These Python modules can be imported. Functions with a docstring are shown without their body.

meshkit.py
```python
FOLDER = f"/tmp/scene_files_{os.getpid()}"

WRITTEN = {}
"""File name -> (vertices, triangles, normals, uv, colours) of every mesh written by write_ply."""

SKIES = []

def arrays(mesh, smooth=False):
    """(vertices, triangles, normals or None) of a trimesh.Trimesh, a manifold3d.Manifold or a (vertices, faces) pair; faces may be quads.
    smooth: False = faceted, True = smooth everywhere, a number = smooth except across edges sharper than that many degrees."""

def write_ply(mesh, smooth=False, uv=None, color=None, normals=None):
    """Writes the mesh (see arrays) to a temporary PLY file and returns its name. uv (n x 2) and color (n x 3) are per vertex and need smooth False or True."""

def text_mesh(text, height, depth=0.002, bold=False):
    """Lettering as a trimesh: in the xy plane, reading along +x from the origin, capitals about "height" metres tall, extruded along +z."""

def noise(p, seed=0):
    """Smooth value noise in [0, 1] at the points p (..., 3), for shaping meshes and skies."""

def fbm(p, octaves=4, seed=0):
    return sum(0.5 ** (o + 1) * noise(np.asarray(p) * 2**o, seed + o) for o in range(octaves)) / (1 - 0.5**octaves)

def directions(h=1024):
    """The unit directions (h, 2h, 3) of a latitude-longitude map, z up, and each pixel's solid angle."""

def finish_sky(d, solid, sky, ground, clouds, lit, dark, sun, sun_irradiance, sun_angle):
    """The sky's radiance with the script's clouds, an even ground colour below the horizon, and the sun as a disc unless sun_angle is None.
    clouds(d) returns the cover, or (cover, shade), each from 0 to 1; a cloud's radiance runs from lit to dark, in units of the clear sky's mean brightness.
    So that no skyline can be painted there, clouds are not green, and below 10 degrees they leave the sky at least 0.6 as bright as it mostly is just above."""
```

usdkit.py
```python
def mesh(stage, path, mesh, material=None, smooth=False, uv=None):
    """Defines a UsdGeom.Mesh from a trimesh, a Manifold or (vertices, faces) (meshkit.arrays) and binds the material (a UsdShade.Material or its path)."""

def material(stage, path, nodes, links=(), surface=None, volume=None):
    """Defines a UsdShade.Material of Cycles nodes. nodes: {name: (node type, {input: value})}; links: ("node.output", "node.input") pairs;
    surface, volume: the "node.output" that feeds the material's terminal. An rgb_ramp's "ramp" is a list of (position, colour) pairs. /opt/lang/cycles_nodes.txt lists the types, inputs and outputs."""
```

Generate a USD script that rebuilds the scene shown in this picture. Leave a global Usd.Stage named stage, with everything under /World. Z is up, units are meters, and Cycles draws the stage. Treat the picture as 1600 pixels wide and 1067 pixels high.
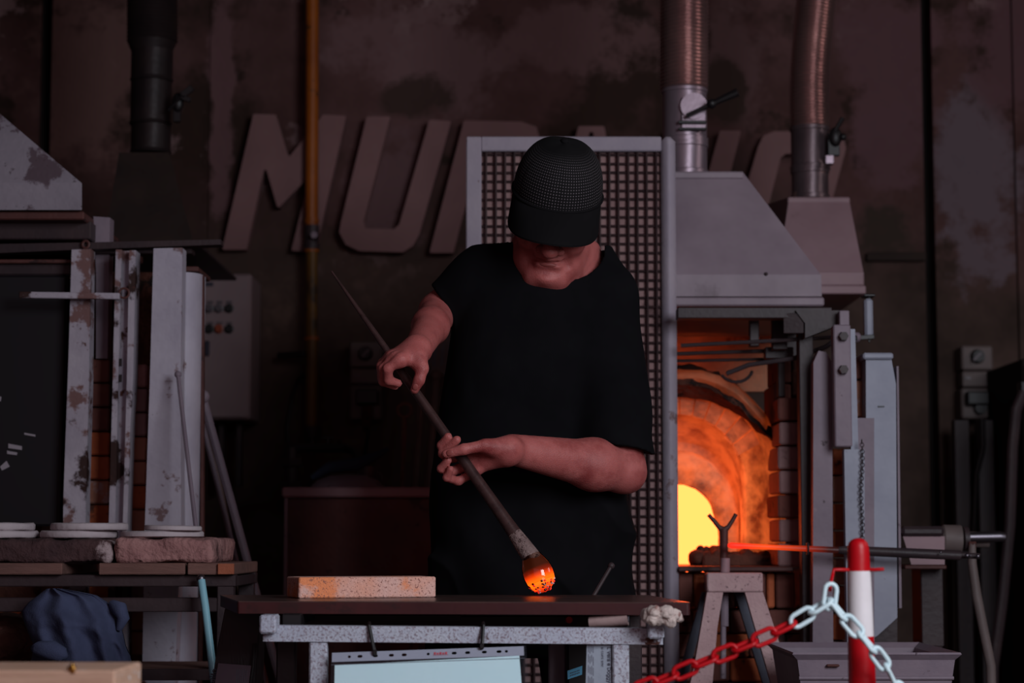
import math, random
import numpy as np, trimesh, usdkit, meshkit
from shapely.geometry import Polygon, Point, box as sbox
from shapely.ops import unary_union
from pxr import Usd, UsdGeom, UsdLux, UsdShade, Gf, Sdf

stage = Usd.Stage.CreateInMemory()
UsdGeom.SetStageUpAxis(stage, 'Z'); UsdGeom.SetStageMetersPerUnit(stage, 1.0)
UsdGeom.Xform.Define(stage, '/World'); UsdGeom.Scope.Define(stage, '/World/Looks')

# ------------------------------------------------------------------ camera
F, CX, CY, ZC = 3200.0, 800.0, 533.5, 0.87          # focal length in pixels of the 1600 wide frame, eye height
PITCH = math.atan((845.0 - CY) / F)
cam = UsdGeom.Camera.Define(stage, '/World/camera')
cam.CreateFocalLengthAttr(72.0); cam.CreateHorizontalApertureAttr(36.0)
cam.CreateFStopAttr(4.0); cam.CreateFocusDistanceAttr(4.05)
cam.CreateExposureAttr(0.1)
cam.AddTranslateOp().Set((0, 0, ZC)); cam.AddRotateXOp().Set(90 + math.degrees(PITCH))

# ------------------------------------------------------------------ light: daylight through the workshop's wide doorway behind the camera
def rect_light(name, pos, aim, w, h, L, color):
    l = UsdLux.RectLight.Define(stage, '/World/' + name)
    l.CreateWidthAttr(w); l.CreateHeightAttr(h); l.CreateIntensityAttr(L); l.CreateColorAttr(Gf.Vec3f(*color))
    m = Gf.Matrix4d().SetLookAt(Gf.Vec3d(*pos), Gf.Vec3d(*aim), Gf.Vec3d(0, 0, 1)).GetInverse()
    l.AddTransformOp().Set(m)
    return l
rect_light('doorway_daylight', (1.75, 0.9, 2.05), (-0.2, 4.2, 0.8), 1.4, 1.5, 11.5, (0.86, 0.92, 1.0))
rect_light('side_window_daylight', (4.36, 4.2, 2.8), (0.0, 4.4, 1.6), 1.2, 1.2, 3.4, (1.0, 0.86, 0.86))
dome = UsdLux.DomeLight.Define(stage, '/World/red_fill_dome')
dome.CreateIntensityAttr(0.08); dome.CreateColorAttr(Gf.Vec3f(1.0, 0.55, 0.62))  # dim reddish fill, added to warm the ambient tone

# ------------------------------------------------------------------ pixel rays to points of the place
cP, sP = math.cos(PITCH), math.sin(PITCH)
def _ray(px, py):
    dx, dz = (px - CX) / F, (CY - py) / F
    return dx, cP - dz * sP, sP + dz * cP
def W(px, py, Y):                       # the point at distance Y behind that pixel
    a, b, c = _ray(px, py); t = Y / b
    return np.array([a * t, Y, ZC + c * t])
def WZ(px, py, Z):                      # the point at height Z
    a, b, c = _ray(px, py); t = (Z - ZC) / c
    return np.array([a * t, b * t, Z])
def S(r, g=None, b=None):               # sRGB 0..255 to linear
    c = np.array([r, r if g is None else g, r if b is None else b], float) / 255
    return tuple(np.where(c < .04045, c / 12.92, ((c + .055) / 1.055) ** 2.4))

# ------------------------------------------------------------------ materials
def matte(name, c1, c2, scale=9, rough=.75, bump=.15, bscale=70, metallic=0, spots=None, spec=.3, stretch=None, extra=None):
    """c1..c2 by noise; spots: list of (colour, scale, threshold, width) laid on top of it."""
    n = {'g': ('geometry', {}), 'n': ('noise_texture', {'scale': scale, 'detail': 5, 'roughness': .6}),
         'r': ('rgb_ramp', {'ramp': [(.32, c1), (.68, c2)]}),
         'p': ('principled_bsdf', {'roughness': rough, 'metallic': metallic, 'specular_ior_level': spec}),
         'bn': ('noise_texture', {'scale': bscale, 'detail': 4}), 'b': ('bump', {'strength': bump, 'distance': .01})}
    vec = 'g.position'
    l = []
    if stretch is not None:
        n['mp'] = ('mapping', {'scale': stretch}); l.append(('g.position', 'mp.vector')); vec = 'mp.vector'
    l += [(vec, 'n.vector'), (vec, 'bn.vector'), ('n.fac', 'r.fac'), ('bn.fac', 'b.height')]
    if bump: l.append(('b.normal', 'p.normal'))
    last = 'r.color'
    for i, (c, sc, th, wd) in enumerate(spots or []):
        n[f's{i}'] = ('noise_texture', {'scale': sc, 'detail': 6, 'roughness': .65})
        n[f'o{i}'] = ('mapping', {'location': (3.7 * i + 1, 1.3 * i, 2.1 * i)})
        n[f't{i}'] = ('rgb_ramp', {'ramp': [(th, (0, 0, 0)), (min(th + wd, 1), (1, 1, 1))]})
        n[f'm{i}'] = ('mix', {'color2': c})
        l += [(vec, f'o{i}.vector'), (f'o{i}.vector', f's{i}.vector'), (f's{i}.fac', f't{i}.fac'), (f't{i}.color', f'm{i}.fac'), (last, f'm{i}.color1')]
        last = f'm{i}.color'
    l.append((last, 'p.base_color'))
    if extra: n['p'][1].update(extra)
    return usdkit.material(stage, '/World/Looks/' + name, n, l, surface='p.BSDF')

def plain(name, c, rough=.5, metallic=0, spec=.4, **kw):
    return usdkit.material(stage, '/World/Looks/' + name, {'p': ('principled_bsdf', {'base_color': c, 'roughness': rough, 'metallic': metallic, 'specular_ior_level': spec, **kw})}, [], surface='p.BSDF')

def glow(name, c, strength=1.0):
    return usdkit.material(stage, '/World/Looks/' + name, {'e': ('emission', {'color': c, 'strength': strength})}, [], surface='e.emission')

RUST = S(84, 46, 38); DRUST = S(52, 30, 27)
M = {}
def wall_mat():
    n = {'g': ('geometry', {}), 'p': ('principled_bsdf', {'roughness': .92, 'specular_ior_level': .15}),
         'n': ('noise_texture', {'scale': 1.7, 'detail': 6, 'roughness': .62}), 'r': ('rgb_ramp', {'ramp': [(.34, S(68, 45, 43)), (.5, S(88, 61, 59)), (.68, S(106, 76, 76))]}),
         'z': ('separate_xyz', {}), 'zn': ('noise_texture', {'scale': 1.3, 'detail': 6, 'roughness': .65}), 'za': ('math', {'math_type': 'multiply_add', 'value2': 1.5}),
         'zr': ('rgb_ramp', {'ramp': [(.40, (1, 1, 1)), (.60, (0, 0, 0))]}), 'zm': ('map_range', {'from_min': 1.5, 'from_max': 3.9}),
         'ln': ('noise_texture', {'scale': 2.6, 'detail': 6, 'roughness': .65}), 'lr': ('rgb_ramp', {'ramp': [(.38, S(64, 51, 46)), (.60, S(88, 70, 64)), (.70, S(116, 94, 84))]}), 'mz': ('mix', {}),
         'bn': ('noise_texture', {'scale': 9, 'detail': 8, 'roughness': .7}), 'b': ('bump', {'strength': .5, 'distance': .02})}
    l = [('g.position', 'n.vector'), ('n.fac', 'r.fac'), ('g.position', 'z.vector'), ('g.position', 'zn.vector'), ('g.position', 'ln.vector'), ('g.position', 'bn.vector'), ('zn.fac', 'za.value1'), ('z.z', 'za.value3'), ('za.value', 'zm.value'),
         ('zm.result', 'zr.fac'), ('zr.color', 'mz.fac'), ('ln.fac', 'lr.fac'), ('lr.color', 'mz.color2'), ('bn.fac', 'b.height'), ('b.normal', 'p.normal')]
    last = 'r.color'
    for i, (c, sc, th, wd, of) in enumerate([(S(58, 42, 37), 1.5, .50, .09, 1.3), (S(124, 98, 98), 1.9, .585, .03, 4.4), (S(54, 40, 35), 3.4, .57, .06, 8.1), (S(140, 116, 116), 4.2, .68, .03, 2.2)]):
        n[f'o{i}'] = ('mapping', {'location': (of, of * .7, of * 1.9)}); n[f's{i}'] = ('noise_texture', {'scale': sc, 'detail': 7, 'roughness': .66})
        n[f't{i}'] = ('rgb_ramp', {'ramp': [(th, (0, 0, 0)), (th + wd, (1, 1, 1))]}); n[f'm{i}'] = ('mix', {'color2': c})
        l += [('g.position', f'o{i}.vector'), (f'o{i}.vector', f's{i}.vector'), (f's{i}.fac', f't{i}.fac'), (f't{i}.color', f'm{i}.fac'), (last, f'm{i}.color1')]; last = f'm{i}.color'
    l += [(last, 'mz.color1')]; last = 'mz.color'
    n['pn'] = ('noise_texture', {'scale': 4.5, 'detail': 8, 'roughness': .68}); l.append(('g.position', 'pn.vector'))
    for i, (px, py, rx, rz, c) in enumerate([(1530, 290, 66, 150, S(112, 97, 104)), (1375, 90, 90, 120, S(106, 76, 80)), (1392, 236, 52, 66, S(104, 75, 80)), (1386, 366, 44, 40, S(62, 52, 46)), (1590, 60, 70, 130, S(102, 73, 77)), (660, 90, 150, 80, S(116, 88, 89)),
                                             (600, 280, 60, 80, S(110, 82, 84)), (345, 150, 22, 200, S(114, 83, 85)), (900, 60, 130, 60, S(110, 81, 81)), (1150, 90, 60, 110, S(112, 84, 84)), (140, 130, 90, 170, S(112, 82, 78)), (640, 150, 60, 30, S(66, 50, 45)), (1130, 140, 40, 60, S(66, 52, 46))]):
        c0, k = W(px, py, 7.17), 7.17 / F
        n[f'pm{i}'] = ('mapping', {'location': tuple(-c0 / np.array([rx * k, 1.0, rz * k])), 'scale': (1 / (rx * k), 1.0, 1 / (rz * k))}); n[f'pl{i}'] = ('vector_math', {'math_type': 'length'})
        n[f'pa{i}'] = ('math', {'math_type': 'multiply_add', 'value2': 3.4}); n[f'pr{i}'] = ('rgb_ramp', {'ramp': [(.60, (.9, .9, .9)), (.70, (0, 0, 0))]}); n[f'pq{i}'] = ('map_range', {'from_min': 0, 'from_max': 4}); n[f'px{i}'] = ('mix', {'color2': c})
        l += [('g.position', f'pm{i}.vector'), (f'pm{i}.vector', f'pl{i}.vector1'), ('pn.fac', f'pa{i}.value1'), (f'pl{i}.value', f'pa{i}.value3'), (f'pa{i}.value', f'pq{i}.value'), (f'pq{i}.result', f'pr{i}.fac'), (f'pr{i}.color', f'px{i}.fac'), (last, f'px{i}.color1')]; last = f'px{i}.color'
    l += [(last, 'p.base_color')]
    return usdkit.material(stage, '/World/Looks/plaster_wall', n, l, surface='p.BSDF')
M['wall'] = wall_mat()
M['wall_low'] = matte('sooty_wall', S(40, 32, 29), S(62, 48, 43), 2.2, .9, .4, 12, spots=[(S(86, 68, 62), 3.2, .62, .06), (S(30, 24, 22), 1.4, .55, .07)])
M['soot'] = matte('sooty_strip', S(26, 20, 19), S(38, 30, 27), 4, .9, .2)
M['floor'] = matte('concrete_floor', S(70, 62, 60), S(96, 86, 82), 2, .8, .2)
M['letter'] = matte('letter_paint', S(124, 90, 90), S(136, 100, 100), 5, .7, .05)
M['yellow_dull'] = matte('dull_yellow_paint', S(112, 76, 24), S(90, 60, 22), 5, .5, .08, spots=[(S(60, 42, 24), 10, .55, .08)])
M['yellow'] = matte('yellow_pipe_paint', S(158, 82, 14), S(132, 64, 13), 5, .45, .08, spots=[(S(80, 45, 20), 14, .62, .06)])
M['black_metal'] = matte('black_metal', S(34, 28, 30), S(46, 36, 36), 8, .45, .08, metallic=.3)
M['black_hood'] = matte('sooty_hood', S(42, 34, 33), S(58, 44, 40), 5, .6, .1, spots=[(S(72, 46, 36), 7, .62, .06)])
M['galv'] = matte('galvanized_sheet', S(128, 112, 122), S(148, 132, 142), 5, .5, .06, spots=[(S(112, 96, 104), 3.5, .58, .1), (S(100, 70, 62), 30, .74, .03)])
M['trestle'] = matte('speckled_trestle', S(186, 150, 152), S(206, 172, 172), 10, .7, .2, 120, spots=[(S(120, 92, 96), 80, .60, .05)])
M['galv_warm'] = matte('pinkish_sheet', S(138, 110, 116), S(156, 128, 134), 4, .55, .06, spots=[(S(120, 94, 96), 5, .58, .1)])
M['galv_old'] = matte('flaking_sheet', S(128, 120, 130), S(150, 140, 150), 6, .65, .15, spots=[(S(92, 76, 84), 9, .55, .04), (S(66, 52, 54), 16, .64, .04)])
M['duct'] = matte('duct_metal', S(186, 154, 152), S(206, 174, 170), 6, .27, .04, metallic=.9)
M['collar_dark'] = matte('dark_collar_metal', S(84, 70, 74), S(104, 88, 92), 9, .35, .06, metallic=.5, spots=[(S(140, 110, 104), 14, .66, .04)])
M['collar'] = matte('collar_metal', S(132, 116, 126), S(150, 132, 142), 6, .36, .04, metallic=.55)
M['paint'] = matte('white_steel_paint', S(164, 156, 170), S(184, 176, 188), 7, .6, .12, spots=[(S(120, 96, 98), 16, .62, .05), (RUST, 7, .63, .03), (DRUST, 26, .70, .03)])
M['paint_rusty'] = matte('rusty_white_paint', S(156, 146, 158), S(178, 168, 178), 7, .7, .2, spots=[(S(116, 84, 82), 10, .54, .05), (DRUST, 5, .55, .035), (RUST, 18, .63, .04)])
M['rail'] = matte('speckled_grey_rail', S(176, 178, 194), S(196, 198, 208), 9, .65, .25, 200, spots=[(S(140, 126, 136), 240, .52, .07), (S(84, 62, 66), 130, .68, .03), (RUST, 12, .67, .03)])
M['frame'] = matte('screen_frame_paint', S(148, 138, 152), S(166, 154, 164), 5, .6, .1, spots=[(S(120, 98, 100), 14, .62, .06), (RUST, 40, .72, .03)])
M['mesh_wire'] = matte('wire_steel', S(44, 30, 32), S(60, 40, 42), 20, .55, .05)
M['mesh_back'] = matte('insulation_board', S(134, 104, 104), S(160, 128, 126), 14, .9, .2, spots=[(S(104, 78, 78), 9, .58, .08)])
M['steel_grey'] = matte('grey_purple_steel', S(120, 106, 118), S(138, 122, 132), 6, .55, .1, spots=[(S(76, 60, 66), 30, .66, .04), (S(150, 132, 138), 12, .66, .05)])
M['steel_blue'] = matte('pale_blue_steel', S(140, 142, 158), S(158, 160, 174), 6, .5, .06, spots=[(S(96, 88, 96), 34, .70, .03)])
M['pipe_pale'] = matte('dull_pipe', S(104, 84, 80), S(124, 102, 96), 8, .5, .1)
M['steel_dark'] = matte('dark_steel', S(48, 38, 42), S(62, 48, 50), 7, .5, .1)
M['steel_navy'] = matte('dark_blue_steel', S(70, 72, 86), S(88, 90, 104), 7, .5, .08)
M['steel_brown'] = matte('brown_steel', S(70, 42, 40), S(92, 54, 50), 8, .55, .12, spots=[(S(52, 34, 34), 15, .6, .05)])
M['plate'] = matte('marver_plate', S(60, 28, 30), S(72, 34, 35), 9, .45, .04, spots=[(S(56, 32, 32), 12, .56, .08)])
M['plate_top'] = matte('marver_top', S(80, 62, 60), S(98, 76, 72), 12, .3, .03, metallic=.5)
M['firebrick'] = matte('firebrick_pink', S(232, 160, 132), S(226, 186, 178), 9, .9, .3, 200, spots=[(S(240, 146, 100), 11, .52, .08), (S(150, 100, 90), 260, .56, .05), (S(70, 42, 40), 130, .68, .02)])
M['brick_orange'] = matte('orange_brick', S(170, 86, 54), S(194, 104, 68), 12, .9, .3, 90, spots=[(S(96, 60, 50), 14, .6, .06)])
M['brick_orange_b'] = matte('orange_brick_pale', S(168, 112, 92), S(186, 130, 108), 12, .9, .3, 90, spots=[(S(176, 150, 150), 8, .57, .04)])
M['brick_dark'] = matte('dark_red_brick', S(104, 62, 56), S(126, 78, 70), 14, .9, .3, 90, spots=[(S(60, 40, 40), 10, .58, .06)])
M['brick_pale'] = matte('pale_brick', S(140, 108, 108), S(160, 126, 124), 12, .9, .25, 90, spots=[(S(100, 70, 68), 11, .62, .06)])
M['clay'] = matte('furnace_clay', S(168, 116, 92), S(196, 142, 112), 9, .95, .6, 40, spots=[(S(112, 66, 50), 8, .55, .06), (S(56, 34, 30), 13, .62, .05)])
M['rubble'] = matte('furnace_rubble', S(70, 42, 36), S(104, 62, 50), 16, .95, .8, 50, spots=[(S(34, 24, 22), 12, .54, .06)])
M['slab'] = matte('rough_pink_slab', S(150, 106, 104), S(178, 132, 128), 16, .95, 1.0, 60, spots=[(S(92, 62, 62), 18, .58, .06)])
M['slab_dark'] = matte('dark_slab', S(66, 46, 48), S(88, 62, 62), 10, .95, .9, 60, spots=[(S(170, 148, 150), 9, .56, .06)])
M['disc'] = matte('cast_disc', S(176, 162, 166), S(194, 180, 184), 9, .7, .2)
M['wood'] = matte('worn_wood', S(104, 74, 68), S(128, 92, 84), 6, .85, .3, 60, stretch=(1, 6, 8))
M['wood_pale'] = matte('pale_wood', S(196, 152, 128), S(216, 174, 150), 5, .8, .2, 50, stretch=(2, 6, 14), spots=[(S(222, 206, 200), 7, .60, .03)])
M['wood_end'] = matte('wood_end', S(150, 84, 62), S(170, 98, 72), 12, .85, .3)
M['jacket'] = matte('blue_cloth', S(58, 62, 88), S(72, 78, 106), 14, .95, .15, 260)
M['sack'] = matte('brown_sack', S(82, 58, 52), S(104, 76, 68), 14, .95, .4, 120)
M['cabinet'] = matte('cabinet_paint', S(136, 114, 118), S(150, 128, 130), 4, .5, .04)
M['grey_box'] = matte('grey_box', S(98, 86, 84), S(114, 100, 98), 5, .55, .05)
M['black'] = plain('black_plastic', S(24, 20, 22), .45)
M['knob'] = plain('knob_grey', S(96, 86, 92), .4)
M['knob_orange'] = plain('knob_orange', S(150, 66, 40), .4)
M['glass_dark'] = plain('dark_door', S(21, 17, 22), .6, spec=.3)
M['sticker'] = plain('sticker_white', S(150, 140, 148), .6)
M['chrome'] = plain('chrome_pipe', S(120, 114, 122), .4, 1.0)
M['cyan_tube'] = plain('pale_cyan_plastic', S(140, 190, 205), .35)
M['cyan_paper'] = plain('cyan_sticker', S(110, 190, 230), .6)
M['ink'] = plain('ink_grey', S(60, 56, 70), .8)
M['ink_soft'] = plain('ink_soft', S(104, 104, 116), .8)
M['ink_red'] = plain('ink_red', S(190, 70, 84), .8)
M['paper'] = matte('white_paper', S(214, 246, 253), S(226, 250, 255), 3, .7, .03)
M['newsprint'] = matte('newsprint', S(140, 146, 160), S(162, 168, 180), 6, .85, .1)
M['roll'] = matte('paper_roll', S(150, 124, 122), S(178, 150, 146), 10, .85, .15)
M['rag'] = matte('white_rag', S(190, 170, 164), S(214, 196, 188), 20, .95, .4, 120, spots=[(S(150, 112, 106), 30, .62, .06)])
M['label_paper'] = matte('bag_label', S(104, 88, 100), S(118, 100, 110), 6, .8, .05)
M['bag'] = matte('dark_bag', S(44, 38, 40), S(56, 48, 50), 7, .5, .3, 20)
M['red'] = matte('red_plastic', S(176, 8, 20), S(196, 14, 26), 5, .38, .04)
M['white_plastic'] = matte('white_plastic', S(222, 212, 214), S(236, 228, 230), 7, .45, .05, spots=[(S(190, 160, 160), 12, .62, .06)])
M['chain_white'] = plain('chain_white', S(214, 234, 240), .4)
M['skin'] = matte('skin', S(166, 86, 83), S(184, 102, 98), 24, .5, .18, 380, spots=[(S(138, 58, 57), 14, .48, .22)], spec=.35, extra={'subsurface_weight': .12, 'subsurface_scale': .006})
M['lips'] = plain('lips', S(150, 76, 72), .5)
M['eye'] = plain('eye_white', S(200, 190, 185), .25)
M['hair'] = matte('grey_brown_hair', S(74, 50, 44), S(100, 74, 66), 60, .7, .6, 300)
M['shirt'] = matte('black_cotton', S(13, 12, 15), S(18, 17, 20), 9, .95, .12, 500, spec=.08)
M['trousers'] = matte('dark_trousers', S(26, 25, 32), S(32, 31, 38), 9, .9, .12, 400, spec=.15)
M['shoe'] = matte('shoe_leather', S(24, 20, 20), S(32, 26, 26), 9, .5, .1)
M['brim'] = matte('cap_black', S(16, 14, 16), S(20, 18, 20), 12, .9, .08, 600, spec=.12)
M['rod'] = matte('blowpipe_steel', S(58, 40, 40), S(78, 54, 52), 26, .42, .06, metallic=.3, spots=[(S(60, 40, 40), 40, .58, .06)])
M['crust'] = matte('scaled_pipe_end', S(106, 84, 82), S(140, 116, 112), 60, .7, .5, 180, spots=[(S(64, 44, 42), 70, .56, .06)])
M['hot_mouth'] = glow('furnace_glow', (7.5, .765, .158), 1.0)
MOUTH = W(1062, 800, 5.45)
def hot_painted_glow(name, c1, c2, e0, reach, scale=26, bump=.7, dark=None):   # hot ring's own glow, plus mouth light painted as emission, fading outward
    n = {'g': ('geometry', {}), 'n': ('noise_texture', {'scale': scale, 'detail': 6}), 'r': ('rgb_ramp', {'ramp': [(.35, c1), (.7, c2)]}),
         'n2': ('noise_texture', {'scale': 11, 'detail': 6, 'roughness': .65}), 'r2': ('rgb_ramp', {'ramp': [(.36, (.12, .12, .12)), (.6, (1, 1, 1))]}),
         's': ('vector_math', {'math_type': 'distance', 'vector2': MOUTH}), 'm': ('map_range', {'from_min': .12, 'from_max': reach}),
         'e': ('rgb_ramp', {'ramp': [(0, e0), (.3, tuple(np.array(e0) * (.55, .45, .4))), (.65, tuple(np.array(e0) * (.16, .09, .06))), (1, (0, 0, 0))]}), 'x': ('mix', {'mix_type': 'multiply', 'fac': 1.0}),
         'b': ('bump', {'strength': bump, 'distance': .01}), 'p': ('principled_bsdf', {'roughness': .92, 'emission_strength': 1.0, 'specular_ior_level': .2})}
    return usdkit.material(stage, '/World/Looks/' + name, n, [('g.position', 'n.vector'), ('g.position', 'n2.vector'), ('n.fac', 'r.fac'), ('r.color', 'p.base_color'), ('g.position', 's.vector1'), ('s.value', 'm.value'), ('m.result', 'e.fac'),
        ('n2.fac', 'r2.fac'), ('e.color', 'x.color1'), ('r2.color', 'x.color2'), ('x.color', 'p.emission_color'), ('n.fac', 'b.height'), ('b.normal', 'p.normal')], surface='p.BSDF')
M['hot_painted_glow'] = hot_painted_glow('hot_ring', S(150, 90, 70), S(200, 140, 112), (.75, .11, .02), .42)
M['painted_glow_vault'] = hot_painted_glow('painted_glow_vault', S(168, 116, 92), S(196, 142, 112), (1.25, .23, .05), .36, 14)
M['painted_glow_brick'] = hot_painted_glow('painted_glow_arch_brick', S(168, 106, 82), S(196, 130, 100), (1.3, .27, .08), .42, 20, .4)  # mouth light on the arch is put in as emission
M['painted_glow_jamb'] = hot_painted_glow('painted_glow_jamb', S(160, 104, 80), S(190, 130, 100), (1.0, .21, .045), .46, 12, .8)
def hot_rod(name, a, b, stops, base, rough=.45):   # glow along the line a..b
    a, b = np.asarray(a, float), np.asarray(b, float); d = (b - a) / np.dot(b - a, b - a)
    n = {'g': ('geometry', {}), 's': ('vector_math', {'math_type': 'subtract', 'vector2': a}), 'd': ('vector_math', {'math_type': 'dot_product', 'vector2': d}),
         'r': ('rgb_ramp', {'ramp': stops}), 'p': ('principled_bsdf', {'base_color': base, 'roughness': rough, 'metallic': .3, 'emission_strength': 1.0})}
    return usdkit.material(stage, '/World/Looks/' + name, n, [('g.position', 's.vector1'), ('s.vector', 'd.vector1'), ('d.value', 'r.fac'), ('r.color', 'p.emission_color')], surface='p.BSDF')
def cap_cloth():                         # black mesh cloth with a grid of small light dots
    n = {'u': ('uvmap', {'attribute': 'st'}), 'f': ('vector_math', {'math_type': 'fraction'}), 's': ('vector_math', {'math_type': 'subtract', 'vector2': (.5, .5, 0)}),
         'l': ('vector_math', {'math_type': 'length'}), 'r': ('rgb_ramp', {'ramp': [(.17, S(92, 84, 88)), (.28, S(15, 13, 15))]}), 'v': ('separate_xyz', {}), 'vm': ('map_range', {'from_min': 14, 'from_max': 20}), 'mx': ('mix', {'color2': S(15, 13, 15)}),
         'p': ('principled_bsdf', {'roughness': .85, 'specular_ior_level': .2})}
    return usdkit.material(stage, '/World/Looks/cap_dots', n, [('u.UV', 'f.vector1'), ('f.vector', 's.vector1'), ('s.vector', 'l.vector1'), ('l.value', 'r.fac'), ('u.UV', 'v.vector'), ('v.y', 'vm.value'), ('vm.result', 'mx.fac'), ('r.color', 'mx.color1'), ('mx.color', 'p.base_color')], surface='p.BSDF')
M['cap'] = cap_cloth()
def clear_film():
    n = {'t': ('transparent_bsdf', {'color': (.995, .997, 1.0)}), 'g': ('glossy_bsdf', {'roughness': .16}), 'd': ('diffuse_bsdf', {'color': S(150, 150, 164)}), 'm': ('mix_closure', {'fac': .025}), 'k': ('mix_closure', {'fac': .02})}
    return usdkit.material(stage, '/World/Looks/clear_film', n, [('t.BSDF', 'm.closure1'), ('g.BSDF', 'm.closure2'), ('m.closure', 'k.closure1'), ('d.BSDF', 'k.closure2')], surface='k.closure')
M['film'] = clear_film()

# ------------------------------------------------------------------ mesh helpers
def T(v, f): return trimesh.Trimesh(np.asarray(v, float), np.asarray(f, int), process=False)
def cat(*ms):
    out = []
    for m in ms: out += m if isinstance(m, list) else [m]
    return trimesh.util.concatenate(out) if len(out) > 1 else out[0]
def box(c, s, bev=0.0, R=None):
    h = np.asarray(s, float) / 2
    if bev <= 0:
        m = trimesh.creation.box(extents=h * 2)
    else:
        bev = min(bev, h.min() * .8); pts = []
        for sx in (-1, 1):
            for sy in (-1, 1):
                for sz in (-1, 1):
                    sg = np.array([sx, sy, sz])
                    for k in range(3):
                        q = h - bev; q[k] = h[k]; pts.append(q * sg)
        m = trimesh.convex.convex_hull(np.array(pts))
    m = T(m.vertices, m.faces)
    if R is not None: m.vertices = m.vertices @ np.asarray(R).T
    m.vertices = m.vertices + np.asarray(c); return m
def pbox(x0, y0, x1, y1, Y, depth, bev=.002):     # a box whose front face spans those pixels at distance Y
    a, b = W(x0, y1, Y), W(x1, y0, Y)
    return box(((a[0] + b[0]) / 2, Y + depth / 2, (a[2] + b[2]) / 2), (abs(b[0] - a[0]), depth, abs(b[2] - a[2])), bev)
def prism(poly, y0, depth):                        # polygon in (x, z), extruded backwards
    ms = []
    for g in getattr(poly, 'geoms', [poly]):
        m = trimesh.creation.extrude_polygon(g, depth, engine='earcut')
        v = m.vertices; ms.append(T(np.c_[v[:, 0], y0 + depth - v[:, 2], v[:, 1]], m.faces))
    return cat(*ms)
def xz(pts, Y): return [tuple(W(x, y, Y)[[0, 2]]) for x, y in pts]
def pprism(pts, Y, depth, holes=()):
    return prism(Polygon(xz(pts, Y), [xz(h, Y) for h in holes]).buffer(0), Y, depth)
def hexa(a, b):                                    # two quads (4 points each, same order) joined to a solid
    v = np.vstack([a, b]); f = [[0, 1, 2], [0, 2, 3], [4, 6, 5], [4, 7, 6]]
    for i in range(4):
        j = (i + 1) % 4; f += [[i, i + 4, j], [j, i + 4, j + 4]]
    m = T(v, f)
    if m.volume < 0: m.invert()
    return m
def frame_of(d):
    d = np.asarray(d, float); d = d / np.linalg.norm(d); u = np.array([0, 0, 1.]) if abs(d[2]) < .9 else np.array([1., 0, 0])
    a = np.cross(u, d); a /= np.linalg.norm(a); return a, np.cross(d, a), d
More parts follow.
